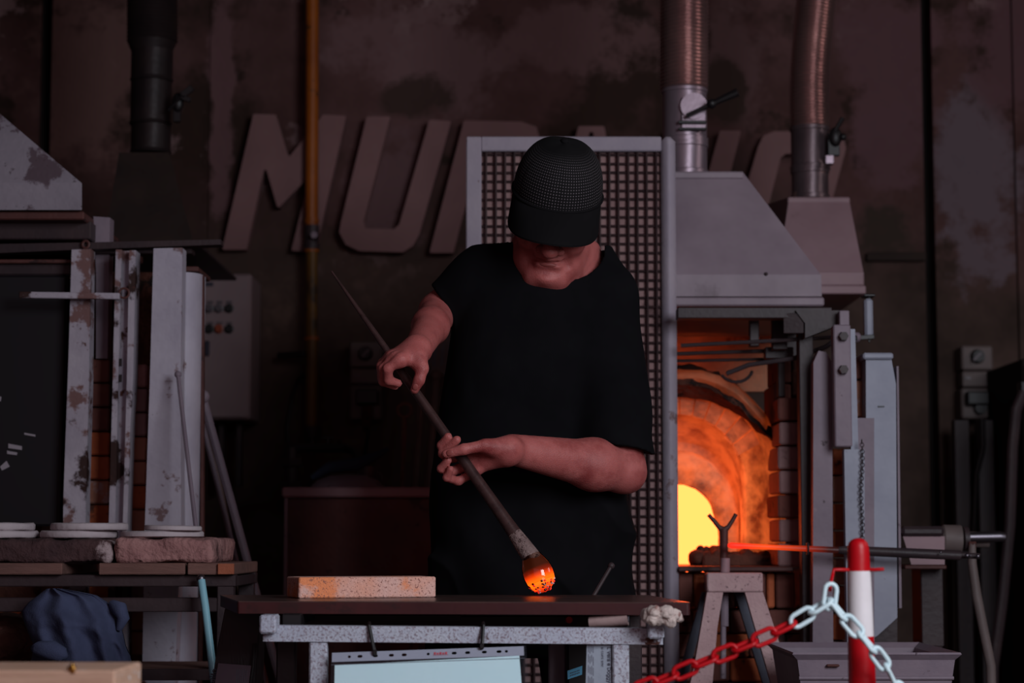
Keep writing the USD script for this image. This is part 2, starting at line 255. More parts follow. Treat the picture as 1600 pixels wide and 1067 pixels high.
def tube(pts, r, n=12, closed=False):
    p = np.asarray(pts, float); k = len(p); r = np.broadcast_to(np.asarray(r, float), (k,))
    t = (np.roll(p, -1, 0) - np.roll(p, 1, 0)) if closed else np.gradient(p, axis=0)
    t /= np.linalg.norm(t, axis=1, keepdims=True)
    a = np.zeros_like(p); a[0] = frame_of(t[0])[0]
    for i in range(1, k):
        q = a[i - 1] - t[i] * np.dot(a[i - 1], t[i]); a[i] = q / np.linalg.norm(q)
    b = np.cross(t, a); an = np.arange(n) * 2 * np.pi / n
    v = (p[:, None] + r[:, None, None] * (np.cos(an)[None, :, None] * a[:, None] + np.sin(an)[None, :, None] * b[:, None])).reshape(-1, 3)
    f = []
    for i in range(k if closed else k - 1):
        i2 = (i + 1) % k
        for j in range(n):
            j2 = (j + 1) % n; f += [[i * n + j, i * n + j2, i2 * n + j2], [i * n + j, i2 * n + j2, i2 * n + j]]
    if not closed:
        c0, c1 = len(v), len(v) + 1; v = np.vstack([v, p[:1], p[-1:]])
        for j in range(n):
            j2 = (j + 1) % n; f += [[c0, j2, j], [c1, (k - 1) * n + j, (k - 1) * n + j2]]
    return T(v, f)
def rod(a, b, r, r2=None, n=12): return tube([a, b], [r, r if r2 is None else r2], n)
def bar(a, b, w, h, bev=.0015):                    # rectangular bar from a to b; w across, h along the other normal
    A, B, D = frame_of(np.asarray(b) - np.asarray(a)); L = np.linalg.norm(np.asarray(b) - np.asarray(a))
    return box((np.asarray(a) + np.asarray(b)) / 2, (w, h, L), bev, np.c_[A, B, D])
def lathe(prof, o, axis=(0, 0, 1), n=32):          # profile of (radius, height)
    A, B, D = frame_of(axis); an = np.arange(n) * 2 * np.pi / n; prof = np.asarray(prof, float); k = len(prof)
    v = (np.asarray(o, float) + prof[:, 1][:, None, None] * D + prof[:, 0][:, None, None] * (np.cos(an)[None, :, None] * A + np.sin(an)[None, :, None] * B)).reshape(-1, 3)
    f = []
    for i in range(k - 1):
        for j in range(n):
            j2 = (j + 1) % n; f += [[i * n + j, i * n + j2, (i + 1) * n + j2], [i * n + j, (i + 1) * n + j2, (i + 1) * n + j]]
    return T(v, f)
def taubin(v, f, it=4, lam=.5, mu=-.53):
    from scipy import sparse
    e = np.vstack([f[:, [0, 1]], f[:, [1, 2]], f[:, [2, 0]]]); e = np.unique(np.sort(e, 1), axis=0); n = len(v)
    A = sparse.coo_matrix((np.ones(2 * len(e)), (np.r_[e[:, 0], e[:, 1]], np.r_[e[:, 1], e[:, 0]])), (n, n)).tocsr(); dg = np.maximum(np.asarray(A.sum(1)).ravel(), 1)[:, None]
    v = np.array(v, float)
    for _ in range(it):
        for k in (lam, mu): v = v + k * (A @ v / dg - v)
    return v
def ball(c, r, sub=2, R=None):
    m = trimesh.creation.icosphere(sub, 1.0); v = m.vertices * np.broadcast_to(r, 3)
    if R is not None: v = v @ np.asarray(R).T
    return T(v + np.asarray(c), m.faces)
def lumpy(m, amp, sc, seed=0, sub=0):              # pushes a mesh's skin in and out
    for _ in range(sub): m = m.subdivide()
    m = trimesh.Trimesh(m.vertices, m.faces, process=True)
    n = m.vertex_normals; d = meshkit.fbm(m.vertices * sc + 31.7, 4, seed) - .5
    return T(m.vertices + n * (d * 2 * amp)[:, None], m.faces)
def rough_box(c, s, amp, sc, seed, div=.012):
    n = [max(2, int(math.ceil(x / div))) for x in s]; v, f = [], []
    for ax in range(3):
        u, w = (ax + 1) % 3, (ax + 2) % 3
        for sg in (-1, 1):
            gu, gw = np.meshgrid(np.linspace(-.5, .5, n[u] + 1), np.linspace(-.5, .5, n[w] + 1), indexing='ij')
            p = np.zeros(gu.shape + (3,)); p[..., ax] = sg * .5; p[..., u] = gu; p[..., w] = gw
            b = len(v) and sum(len(x) for x in v); b = b or 0; v.append(p.reshape(-1, 3)); k = n[w] + 1
            for i in range(n[u]):
                for j in range(n[w]):
                    q = [b + i * k + j, b + (i + 1) * k + j, b + (i + 1) * k + j + 1, b + i * k + j + 1]
                    if sg < 0: q = q[::-1]
                    f += [[q[0], q[1], q[2]], [q[0], q[2], q[3]]]
    P = np.vstack(v) * np.asarray(s)
    r = min(s) * .16; inner = np.clip(P, -np.asarray(s) / 2 + r, np.asarray(s) / 2 - r); d = P - inner; L = np.linalg.norm(d, axis=1, keepdims=True)
    P = inner + d / np.maximum(L, 1e-9) * np.minimum(L, r)
    P = P + (d / np.maximum(L, 1e-9)) * ((meshkit.fbm((P + np.asarray(c)) * sc, 4, seed) - .5) * 2 * amp)[:, None]
    m = T(P + np.asarray(c), f); m.merge_vertices(); return m
def text(s, h, depth=.0006, bold=False): return meshkit.text_mesh(s, h, depth, bold)
def place(m, o, ux, uy):                           # text plane onto the plane (o, ux, uy)
    ux, uy = np.asarray(ux, float), np.asarray(uy, float); n = np.cross(ux, uy); v = np.asarray(m.vertices)
    return T(np.asarray(o) + v[:, :1] * ux + v[:, 1:2] * uy + v[:, 2:3] * n, m.faces)

# ------------------------------------------------------------------ things
_used = {}
def numbered(parent, name):
    k = _used.get((parent, name), 0); _used[(parent, name)] = k + 1
    return name if k == 0 else f'{name}_{k:03d}'
def setd(prim, **kw):
    for k, v in kw.items():
        if v: prim.SetCustomDataByKey(k, v)
class Thing:
    """One top-level object. part() returns a handle that can be the parent of sub-parts; done() writes it."""
    def __init__(s, name, label=None, category=None, group=None, kind=None):
        s.name, s.meta, s.parts = name, dict(label=label, category=category, group=group, kind=kind), []
    def part(s, name, mesh, mat, smooth=30, parent=None, label=None, kind=None, uv=None):
        if isinstance(mesh, list): mesh = cat(*mesh)
        s.parts.append((name, mesh, mat, smooth, parent, label, kind, uv)); return len(s.parts) - 1
    def done(s):
        lo = np.min([p[1].bounds[0] for p in s.parts], 0); hi = np.max([p[1].bounds[1] for p in s.parts], 0)
        base = np.array([(lo[0] + hi[0]) / 2, (lo[1] + hi[1]) / 2, lo[2]])
        root = '/World/' + numbered('/World', s.name)
        solo = len(s.parts) == 1 and s.parts[0][0] is None
        if not solo:
            x = UsdGeom.Xform.Define(stage, root); x.AddTranslateOp().Set(Gf.Vec3d(*base)); setd(x.GetPrim(), **s.meta)
        paths = []
        for name, mesh, mat, smooth, parent, label, kind, uv in s.parts:
            par = root if parent is None else paths[parent]
            path = root if solo else par + '/' + numbered(par, name)
            mm = T(mesh.vertices - base, mesh.faces)
            g = usdkit.mesh(stage, path, mm, M[mat] if isinstance(mat, str) else mat, smooth, uv)
            if solo: g.AddTranslateOp().Set(Gf.Vec3d(*base)); setd(g.GetPrim(), **s.meta)
            else: setd(g.GetPrim(), label=label, kind=kind)
            paths.append(path)
        return root
def solo(name, mesh, mat, label=None, category=None, group=None, kind=None, smooth=30):
    t = Thing(name, label, category, group, kind); t.part(None, mesh, mat, smooth); return t.done()
rng = np.random.default_rng(7)

# ================================================================== THE SETTING
YW = 7.2
solo('floor', box((0, 2.8, -.05), (9.0, 10.2, .1)), 'floor', kind='structure')
solo('ceiling', box((0, 2.8, 4.45), (9.0, 10.2, .1)), 'soot', kind='structure')
solo('wall_left', box((-4.5, 2.8, 2.2), (.1, 10.2, 4.4)), 'wall_low', kind='structure')
solo('wall_right', box((4.5, 2.8, 2.2), (.1, 10.2, 4.4)), 'wall_low', kind='structure')
t = Thing('wall_back', kind='structure')
ztop, zmid = 4.4, W(0, 404, YW)[2]
t.part('masonry', box((0, YW + .16, 2.2), (9, .12, 4.4)), 'soot', False)
def xw(px): return W(px, 500, YW)[0]
def plaster(px0, px1, y, z0, z1, mat, seed):       # a plaster field with an uneven skin
    x0, x1 = xw(px0), xw(px1); nx, nz = max(2, int((x1 - x0) / .05)), int((z1 - z0) / .05)
    gx, gz = np.meshgrid(np.linspace(x0, x1, nx + 1), np.linspace(z0, z1, nz + 1), indexing='ij')
    d = (meshkit.fbm(np.stack([gx * 2.2, gz * 2.2, 0 * gx + seed], -1), 4, seed) - .5) * .035
    d[0] = d[-1] = 0; d[:, 0] = d[:, -1] = 0
    v = np.stack([gx, y + d, gz], -1).reshape(-1, 3); k = nz + 1; f = []
    for i in range(nx):
        for j in range(nz):
            a = i * k + j; f += [[a, a + k, a + k + 1], [a, a + k + 1, a + 1]]
    edge = box(((x0 + x1) / 2, y + .055, (z0 + z1) / 2), (x1 - x0, .1, z1 - z0))
    t.part('plaster_panel', cat(T(v, f), edge), mat, 40)
plaster(-260, 54, YW, 0, ztop, 'wall', 1); plaster(74, 325, YW - .022, 0, ztop, 'wall', 2)
plaster(325, 1445, YW - .03, 0, ztop, 'wall', 3); plaster(1464, 1590, YW, 0, ztop, 'wall', 4); plaster(1596, 1900, YW + .03, 0, ztop, 'wall', 5)
t.done()
w1 = Thing('window_1', kind='structure')
for dz in (-.64, 0, .64): w1.part('frame_bar', box((4.42, 4.2, 2.8 + dz), (.06, 1.34, .05)), 'frame')
for dy in (-.645, 0, .645): w1.part('frame_bar', box((4.42, 4.2 + dy, 2.8), (.06, .05, 1.3)), 'frame')
w1.done()
solo('trim_1', tube([W(63, -330, YW + .05), W(63, 1200, YW + .05)], .024, 10), 'soot', kind='structure')
solo('trim_2', box((xw(1398), YW - .04, zmid + .0), (.21, .03, .03), .004), 'wall_low', kind='structure')

# raised letters of the wall sign
def letter(name, label, outer, holes=(), rnd=.006):
    Y = YW - .10
    poly = Polygon(xz(outer, Y), [xz(h, Y) for h in holes]).buffer(0)
    poly = poly.buffer(-rnd).buffer(2 * rnd).buffer(-rnd)
    solo('sign_letter', prism(poly, Y, .06), 'letter', label, 'letter', smooth=30)
def arc(cx, cy, r0, r1, a0, a1, n=8, shear=.0):
    return [(cx + r0 * math.cos(math.radians(a)) , cy - r1 * math.sin(math.radians(a))) for a in np.linspace(a0, a1, n)]
letter('M', 'raised dusty pink slanted wall letter M crossed by the yellow pipe', [(347, 390), (396, 178), (431, 179), (451, 246), (505, 179), (541, 181), (493, 392), (455, 392), (484, 274), (434, 326), (414, 257), (385, 390)])
letter('U', 'raised dusty pink slanted wall letter U next to the yellow pipe', [(573, 182), (610, 182), (568, 346), (571, 357), (616, 358), (624, 350), (671, 187), (705, 189), (655, 366), (645, 384), (629, 394), (561, 392), (540, 382), (530, 363), (533, 346)])
letter('R', 'raised dusty pink wall letter R cut off by the screen frame', [(671, 395), (725, 188), (815, 190), (838, 198), (845, 222), (838, 262), (815, 292), (835, 396), (795, 396), (778, 300), (733, 300), (708, 395)], [[(742, 265), (752, 224), (800, 224), (808, 236), (802, 256), (793, 265)]])
letter('A', 'raised dusty pink wall letter A peeping above the black cap', [(850, 396), (904, 197), (944, 197), (985, 396), (948, 396), (941, 352), (894, 352), (884, 396)], [[(902, 322), (921, 206), (927, 206), (936, 322)]])
letter('N', 'raised dusty pink wall letter N between the two bright flexible ducts', [(985, 395), (1040, 203), (1072, 203), (1096, 310), (1125, 204), (1158, 204), (1110, 395), (1078, 395), (1050, 288), (1020, 395)])
letter('O', 'raised dusty pink wall letter O behind the slimmer flexible duct', [(1146, 360), (1185, 228), (1193, 212), (1210, 205), (1300, 205), (1318, 214), (1322, 232), (1284, 374), (1272, 390), (1258, 398), (1166, 398), (1150, 386)], [[(1192, 355), (1220, 246), (1228, 240), (1276, 240), (1280, 248), (1250, 356), (1242, 363), (1197, 363)]], .014)

# ================================================================== RIGHT HAND FURNACE
YF = 5.45
fur = Thing('furnace', 'brick glass furnace with glowing arched mouth and grey steel stanchions', 'furnace')
# the mouth: ring, chamber, flared porch
def arch_path(hw, top, spring, bottom, cx=1062, n=22, nj=6):
    """pixel path from the bottom of one jamb over the arch down to the other bottom"""
    p = [(cx - hw, y) for y in np.linspace(bottom, spring, nj, endpoint=False)]
    p += [(cx - hw * math.cos(a), spring - (spring - top) * math.sin(a)) for a in np.linspace(0, math.pi, n)]
    p += [(cx + hw, y) for y in np.linspace(spring, bottom, nj + 1)[1:]]
    return p
inner = arch_path(60, 757, 838, 886); ring_out = arch_path(92, 704, 815, 886)
def skin(paths, amp=0, sc=20, seed=0):             # paths: list of (pixel path, Y); a surface through them, facing the mouth
    P = np.array([[W(x, y, Y) for x, y in p] for p, Y in paths]); k = P.shape[1]
    if amp:
        d = meshkit.fbm(P * sc, 4, seed) - .5; P = P + d[..., None] * 2 * amp * np.array([.5, -1, .6]) * np.linspace(.5, 1, len(P))[:, None, None]
    f = []
    for i in range(len(P) - 1):
        for j in range(k - 1):
            a = i * k + j; f += [[a, a + 1, a + k + 1], [a, a + k + 1, a + k]]
    return T(P.reshape(-1, 3), f)
ring_rough = [(x + 2.2 * math.sin(7 * i), y + 2 * math.cos(5.3 * i)) for i, (x, y) in enumerate(inner)]
fur.part('mouth_ring', skin([(ring_out, YF + .16), (ring_out, YF), (arch_path(86, 710, 816, 886), YF - .012), (arch_path(74, 730, 825, 886), YF - .014), (ring_rough, YF + .0), (inner, YF + .06)], .006, 60, 3), 'hot_painted_glow', 60)
ch = [W(x, y, YF + .05) for x, y in inner]; c0 = np.mean(ch, 0)
rows = [np.array(ch)] + [np.array([c0 + (p - c0) * s + np.array([0, dy, 0]) for p in ch]) for s, dy in ((1.25, .03), (1.4, .16), (1.3, .32), (.7, .42), (.05, .44))]
P = np.array(rows); k = P.shape[1]
fur.part('fire_chamber', T(P.reshape(-1, 3), [x for i in range(len(P) - 1) for j in range(k) for x in ([i * k + j, i * k + (j + 1) % k, (i + 1) * k + (j + 1) % k], [i * k + j, (i + 1) * k + (j + 1) % k, (i + 1) * k + j])]), 'hot_mouth', 60, label='glowing yellow inside of the furnace')
porch_in = arch_path(97, 652, 752, 886); porch_mid = arch_path(130, 640, 770, 886)
fur.part('vault', skin([(arch_path(90, 712, 815, 886), YF + .13), (arch_path(94, 690, 800, 886), YF + .14), (porch_in, YF + .02), (arch_path(101, 647, 752, 886), YF - .02)], .007, 14, 5), 'painted_glow_vault', 50)
# voussoirs of the porch
A, B = arch_path(101, 647, 752, 886, n=17), arch_path(136, 608, 748, 886, n=17)
for i in range(8, 20):
    if i + 1 >= len(A): break
    s = .05; q = lambda P, a: np.array(P[i]) * (1 - a) + np.array(P[i + 1]) * a
    dp = .006 * math.sin(i * 2.7); fr = [W(*q(A, s), YF - .040 + dp), W(*q(A, 1 - s), YF - .040 + dp), W(*q(B, 1 - s), YF - .100 + dp), W(*q(B, s), YF - .100 + dp)]
    bk = [p + np.array([0, .12, 0]) for p in fr]
    fur.part('arch_brick', hexa(fr, bk), 'painted_glow_brick', False)
# jamb and crown of clay, running out to the brick pier
O1 = [(1062 + (x - 1062) * 1.0, y) for x, y in B]
def outward(P, ex, ey): return [(1062 + (x - 1062) * ex, 748 + (y - 748) * ey if y < 748 else y) for x, y in P]
fur.part('clay_jamb', skin([(A, YF + .02), (A, YF - .012), (B, YF - .075), (outward(B, 1.08, 1.06), YF - .13), (outward(B, 1.14, 1.14), YF - .15), (outward(B, 1.2, 1.22), YF - .12), (outward(B, 1.22, 1.25), YF + .3)], .016, 16, 8), 'painted_glow_jamb', 60)
cr = []
for j, x in enumerate(np.linspace(1000, 1212, 30)):
    u = (x - 1062) / 150; cr.append((x, 585 + 95 * max(0, u) ** 2 * 1.0 + 30 * max(0, -u) ** 2))
fur.part('rubble_crown', skin([([(x, y + 34 - 10 * abs(x - 1080) / 140) for x, y in cr], YF - .10), ([(x, y + 16) for x, y in cr], YF - .16), ([(x, y + 2) for x, y in cr], YF - .13), ([(x, y - 10) for x, y in cr], YF - .02), ([(x, y - 14) for x, y in cr], YF + .35)], .03, 26, 4), 'rubble', 60)
# masonry mass behind
mass = Polygon(xz([(860, 630), (940, 612), (1062, 600), (1150, 625), (1215, 690), (1262, 690), (1262, 1300), (860, 1300)], YF + .18), [xz(arch_path(88, 714, 815, 884), YF + .18)]).buffer(0)
fur.part('masonry_mass', prism(mass, YF + .18, .72), 'rubble', False)
fur.part('back_sheet', pbox(930, 488, 1262, 612, YF + .5, .04), 'clay')
fur.part('added_glow_tube', tube([W(x, 606, YF + .30) for x in (990, 1040, 1090)], .028, 10), glow('added_crown_glow', (5.0, .75, .12), 1.0), label='added glowing tube hidden behind the crown')  # added emitter, hidden behind the crown to light the back sheet
# pier of pale bricks at the side
zs = list(range(620, 892, 38))
for i, y in enumerate(zs):
    o = rng.uniform(-.004, .004)
    fur.part('brick', pbox(1216 + (i % 2) * 2, y + 1.6, 1262, min(y + 36.5, 890), YF - .30 + o, .26, .004), 'brick_pale' if i % 4 else 'brick_dark', False)
for i, (x0, y0, x1, y1) in enumerate([(1209, 600, 1236, 655), (1238, 560, 1262, 618), (1214, 556, 1236, 598), (1222, 660, 1262, 690)]):
    fur.part('brick', pbox(x0, y0, x1, y1, YF - .2, .2, .004), ('brick_dark', 'rubble')[i % 2], False)
# sill, clinker and the brick base under the mouth
fur.part('sill', [pbox(1060, 885, 1241, 893, YF - .34, .5, .003), pbox(900, 885, 1070, 893, YF - .24, .4, .003)], 'steel_brown')
cl = []
for i in range(9):
    cl.append(lumpy(ball(W(1090 + i * 15, 872 + 4 * math.sin(i * 2.3), YF - .10), (.024, .05, .024 - .006 * (i > 3)), 2), .008, 40, i))
for i in range(4): cl.append(lumpy(ball(W(1094 + i * 10, 861 + 2 * (i % 2), YF - .07), (.012, .02, .016), 2), .003, 60, 20 + i))
fur.part('clinker', cl, 'rubble', 60)
fur.part('ledge', pbox(1098, 866, 1214, 886, YF - .16, .2, .006), 'rubble')
for i, (x0, x1) in enumerate([(1060, 1082), (1085, 1108), (1111, 1150), (1152, 1196), (1199, 1210), (1213, 1242)]):
    fur.part('brick', pbox(x0, 894.5, x1, 950, YF - .30 + .01 * (i % 3), .22, .004), ('brick_dark', 'brick_orange', 'brick_dark')[i % 3], False)
k = 0
for r in range(7):
    y0 = 953 + r * 38; off = 28 if r % 2 else 0
    for c in range(6):
        x0 = 960 + c * 58 - off + 8; x1 = min(x0 + 55.5, 1262)
        if x1 - x0 < 14: continue
        fur.part('brick', pbox(x0, y0, x1, y0 + 35.5, YF - .27 + rng.uniform(-.006, .006), .2, .004), ('brick_dark', 'brick_dark', 'brick_orange')[k % 3], False); k += 1
fur.part('foundation', box((W(1100, 900, YF)[0] - .06, YF + .15, .09), (.75, 1.1, .18)), 'rubble')
# stanchions
Ys = 4.98
fur.part('stanchion', pprism([(1271, 566), (1279, 548), (1291, 550), (1300, 566), (1302, 1012), (1303, 1240), (1271, 1240), (1270, 1012)], Ys, .05), 'steel_grey')
fur.part('stanchion', pbox(1258, 492, 1270, 1240, Ys + .06, .05), 'steel_dark')
bp = fur.part('splice_plate', pbox(1305, 507, 1329, 698, Ys - .06, .04, .003), 'steel_grey')
for y in (526, 578): fur.part('bolt', lathe([(.0, -.02), (.011, -.02), (.012, -.012), (.012, 0), (.0, 0)], W(1317, y, Ys - .06), (0, 1, 0), 6), 'steel_dark', parent=bp)
fur.part('splice_plate', pbox(1312, 485, 1327, 509, Ys - .03, .03), 'steel_grey')
fur.part('steel_strip', pprism([(1329, 514), (1336, 514), (1343, 760), (1330, 760)], Ys - .02, .03), 'steel_blue')
fur.part('side_panel', pprism([(1319, 702), (1351, 702), (1351, 1004), (1324, 1004)], Ys - .04, .03), 'steel_blue')
fur.part('side_panel', pprism([(1340, 653), (1366, 653), (1366, 1002), (1352, 1002), (1340, 800)], Ys - .015, .02), 'steel_grey')
for i, y in enumerate(range(700, 1240, 43)):
    fur.part('brick', pbox(1301, y + 1.2, 1326, y + 41.5, Ys + .06, .14, .003), 'brick_orange' if i % 3 != 1 else 'brick_orange_b', False)
for y0, y1, mt in ((595, 651, 'brick_orange_b'), (560, 592, 'brick_dark')): fur.part('brick', pbox(1334, y0, 1360, y1, Ys + .06, .12, .003), mt, False)
bpn = fur.part('side_panel', pprism([(1353, 562), (1393, 562), (1400, 600), (1402, 965), (1371, 993), (1354, 1003)], Ys + .0, .12), 'steel_blue')
fur.part('panel_cap', pbox(1349, 551, 1396, 561, Ys - .012, .15, .004), 'steel_blue', parent=bpn)
fur.part('panel_rim', pprism([(1401, 572), (1404, 572), (1409, 950), (1405, 950)], Ys + .0, .2), 'steel_grey', parent=bpn)
fur.part('panel_foot', pprism([(1358, 1000), (1402, 966), (1402, 1240), (1358, 1240)], Ys + .08, .04), 'steel_dark')
fur.part('scratch', [pbox(1372, 634, 1382, 636, Ys - .003, .004, 0)], 'black')
cw = []
for i in range(30):                                # small hanging chain
    p = W(1346.5 + 1.2 * math.sin(i * .3), 690 + i * 5.2, Ys - .05); an = np.linspace(0, 2 * np.pi, 8, endpoint=False)
    q = np.c_[.0045 * np.cos(an) * (i % 2), .0045 * np.cos(an) * (1 - i % 2), .0058 * np.sin(an)]
    cw.append(tube(p + q, .0011, 5, True))
fur.part('hanging_chain', cw, 'steel_dark', kind='stuff')
# beams and tie rods under the hood
fur.part('beam', pbox(1059, 480, 1300, 497, 5.0, .06), 'steel_dark')
fur.part('beam', pprism([(1243, 485), (1312, 485), (1312, 507), (1258, 528), (1258, 505)], 4.99, .06), 'steel_dark')
for x0, x1, y1 in ((1172, 1186, 541), (1207, 1230, 546)): fur.part('hanger', pbox(x0, 492, x1, y1, 5.12, .03), 'steel_dark')
for pts, r, YY in (([(1064, 540), (1180, 534), (1300, 527)], .005, 5.06), ([(960, 556), (1210, 548)], .005, 5.2), ([(960, 566), (1205, 561)], .004, 5.24), ([(1135, 584), (1170, 570), (1240, 560), (1290, 542), (1304, 532)], .006, 5.1)):
    fur.part('tie_rod', tube([W(x, y, YY) for x, y in pts], r, 8), 'steel_dark')
fur.part('tie_rod', tube([W(1150 + 26 * math.cos(a), 575 + 22 * math.sin(a), 5.2) for a in np.linspace(.2, 2.6, 10)] , .004, 8), 'steel_dark')
fur.part('cross_bar', [pbox(1196, 542, 1240, 560, 5.16, .04), pbox(1216, 546, 1226, 620, 5.2, .03)], 'steel_dark')
fur.part('side_girder', [bar(W(1240, 505, 5.0), W(1240, 505, 5.9), .05, .05), bar(W(1240, 1235, 5.9) * [1, 1, 0] + [0, 0, 0], W(1240, 500, 5.9), .05, .05)], 'steel_dark')
fur.done()

# hoods and their ducts
h1 = Thing('extraction_hood', 'large pale grey sheet metal hood with sloping side over the furnace', 'hood')
def at3(pts): return np.array([W(*p) for p in pts])
h1.part('canopy', hexa(at3([(800, 430, 5.18), (1283, 430, 5.18), (1270, 440, 5.95), (815, 440, 5.95)]), at3([(930, 268, 5.32), (1160, 268, 5.32), (1150, 300, 5.75), (940, 300, 5.75)])), 'galv', False)
h1.part('skirt', hexa(at3([(800, 463, 5.18), (1284, 463, 5.18), (1271, 470, 5.95), (815, 470, 5.95)]), at3([(800, 429, 5.18), (1283, 429, 5.18), (1270, 440, 5.95), (815, 440, 5.95)])), 'galv', False)
h1.part('rim', pbox(795, 464, 1288, 478, 5.165, .8, .004), 'galv')
h1.part('top_lip', pbox(926, 268, 1162, 279, 5.305, .45, .003), 'galv')
h1.part('rivet', [ball(W(1197, 428, 5.178), .005, 1)], 'steel_dark', 60)
h1.done()
h2 = Thing('extraction_hood', 'smaller pinkish grey hood farther back under the slimmer duct', 'hood')
h2.part('canopy', hexa(at3([(1216, 425, 5.75), (1349, 425, 5.75), (1340, 428, 6.4), (1180, 428, 6.4)]), at3([(1233, 308, 5.9), (1326, 308, 5.9), (1322, 320, 6.3), (1196, 320, 6.3)])), 'galv_warm', False)
h2.part('skirt', pbox(1216, 424, 1350, 446, 5.75, .62, .003), 'galv_warm')
h2.part('rim', pbox(1212, 446, 1353, 459, 5.735, .66, .003), 'galv_warm')
h2.part('top_lip', pbox(1231, 308, 1328, 318, 5.89, .42, .003), 'galv_warm')
h2.done()
def corrugated(path, r, pitch=.0105, amp=.0035, n=36):
    p = np.asarray(path, float); seg = np.r_[0, np.cumsum(np.linalg.norm(np.diff(p, axis=0), axis=1))]; L = seg[-1]; s = np.arange(0, L, pitch / 4)
    q = np.c_[[np.interp(s, seg, p[:, k]) for k in range(3)]].T
    rr = r + amp * np.array([0, 1, .6, -.9])[np.arange(len(s)) % 4]
    return tube(q, rr, n)
def duct(t, pts, Y, rpx, collar, rough_pts):
    r = rpx / F * Y
    top = W(*pts[0], Y); up = top.copy(); up[2] = 4.4
    path = [up, top] + [W(*p, Y) for p in pts[1:]]
    # smooth the path
    P = np.array(path[::-1]); s = np.r_[0, np.cumsum(np.linalg.norm(np.diff(P, axis=0), axis=1))]; ss = np.linspace(0, s[-1], 60)
    P = np.c_[[np.interp(ss, s, P[:, k]) for k in range(3)]].T
    for _ in range(3): P[1:-1] = (P[:-2] + 2 * P[1:-1] + P[2:]) / 4
    t.part('flexible_hose', corrugated(P, r), 'duct', 40)
    for (x, y0, y1, rp, mat) in collar:
        a, b = W(x, y1, Y), W(x, y0, Y); R = rp / F * Y
        t.part('collar', lathe([(0, 0), (R + .003, 0), (R + .003, .012), (R, .014), (R, (b - a)[2] - .014), (R + .003, (b - a)[2] - .012), (R + .003, (b - a)[2]), (0, (b - a)[2])], a, (0, 0, 1), 40), mat, 40)
d1 = Thing('flexible_duct', 'thick ribbed metal exhaust duct rising behind the mesh screen', 'duct')
duct(d1, [(1069, 0), (1069, 141)], 5.5, 37, [(1070, 139, 224, 35, 'collar'), (1071, 224, 275, 34.5, 'collar')], None)
dp = d1.part('damper_plate', [pbox(1064, 152, 1104, 204, 5.5 - .064, .012, .004), lathe([(0, -.006), (.036, -.006), (.036, 0), (0, 0)], W(1084, 166, 5.434), (0, 1, 0), 28)], 'collar')
hd = d1.part('damper_handle', [bar(W(1073, 181, 5.41), W(1118, 160, 5.39), .014, .01), rod(W(1110, 163, 5.39), W(1153, 144, 5.37), .008, .012, 10), ball(W(1112, 162, 5.39), .014, 2)], 'black')
d1.part('slot_bar', [pbox(1060, 188, 1104, 193, 5.425, .01), pbox(1060, 199, 1104, 203, 5.425, .01)], 'black')
d1.done()
d2 = Thing('flexible_duct', 'slimmer bent ribbed metal duct above the smaller hood', 'duct')
duct(d2, [(1279, -40), (1276, 0), (1268, 70), (1264, 130), (1266, 201)], 6.05, 30, [(1266, 199, 266, 30, 'collar_dark'), (1266, 265, 312, 29, 'collar_dark')], None)
d2.part('damper_handle', [rod(W(1299, 214, 5.98), W(1317, 184, 5.96), .006, .007, 8), ball(W(1305, 214, 5.98), (.02, .016, .03), 2), pbox(1294, 208, 1312, 243, 5.98, .02), ball(W(1317, 214, 5.97), .011, 2)], 'black')
d2.part('clamp_lug', pbox(1290, 242, 1303, 256, 5.95, .03), 'collar')
d2.done()

# wall brackets and small fittings at the furnace's corner
lt = Thing('work_lamp', 'short pale tube lamp standing up at the hood corner', 'lamp')
lt.part('lamp_body', [pbox(1352, 466, 1364, 528, 5.3, .03, .006)], 'steel_blue'); lt.part('bracket', [pbox(1350, 459, 1368, 463, 5.29, .05), bar(W(1337, 528, 5.3), W(1366, 526, 5.3), .008, .012), bar(W(1337, 528, 5.3), W(1337, 528, 4.99), .008, .012), bar(W(1358, 460, 5.31), W(1358, 535, 5.31), .006, .006)], 'black')
lt.part('clamp', lumpy(ball(W(1337, 527, 5.25), .014, 2), .003, 60, 2), 'steel_grey'); lt.done()

# ================================================================== MESH SCREEN
YS = 5.12
sc = Thing('mesh_screen', 'tall wire mesh heat screen in a grey painted frame behind the man', 'screen')
zb = .10
def zat(py): return W(800, py, YS)[2]
xl0, xl1, xr0, xr1 = W(728, 400, YS)[0], W(752, 400, YS)[0], W(1034, 400, YS)[0], W(1057, 400, YS)[0]
ztopS = zat(213)
def post(x0, x1, z0, z1, d=.03): return box(((x0 + x1) / 2, YS + d / 2, (z0 + z1) / 2), (x1 - x0, d, z1 - z0), .003)
sc.part('stile', post(xl0, xl1, 0, ztopS), 'frame'); sc.part('stile', box(((xr0 + xr1) / 2, YS + .015, (ztopS + .001) / 2), (xr1 - xr0, .036, ztopS + .001), .013), 'frame', 60)
sc.part('top_rail', post(xl1 - .001, xr0 + .001, zat(236), ztopS), 'frame'); sc.part('bottom_rail', post(xl1 - .001, xr0 + .001, zb, zb + .035), 'frame')
sc.part('back_board', box(((xl1 + xr0) / 2, YS + .027, (zb + ztopS) / 2 - .01), (xr0 - xl1 + .02, .006, ztopS - zb - .03)), 'mesh_back')
px = .0229
nv = int((xr0 - xl1) / px)
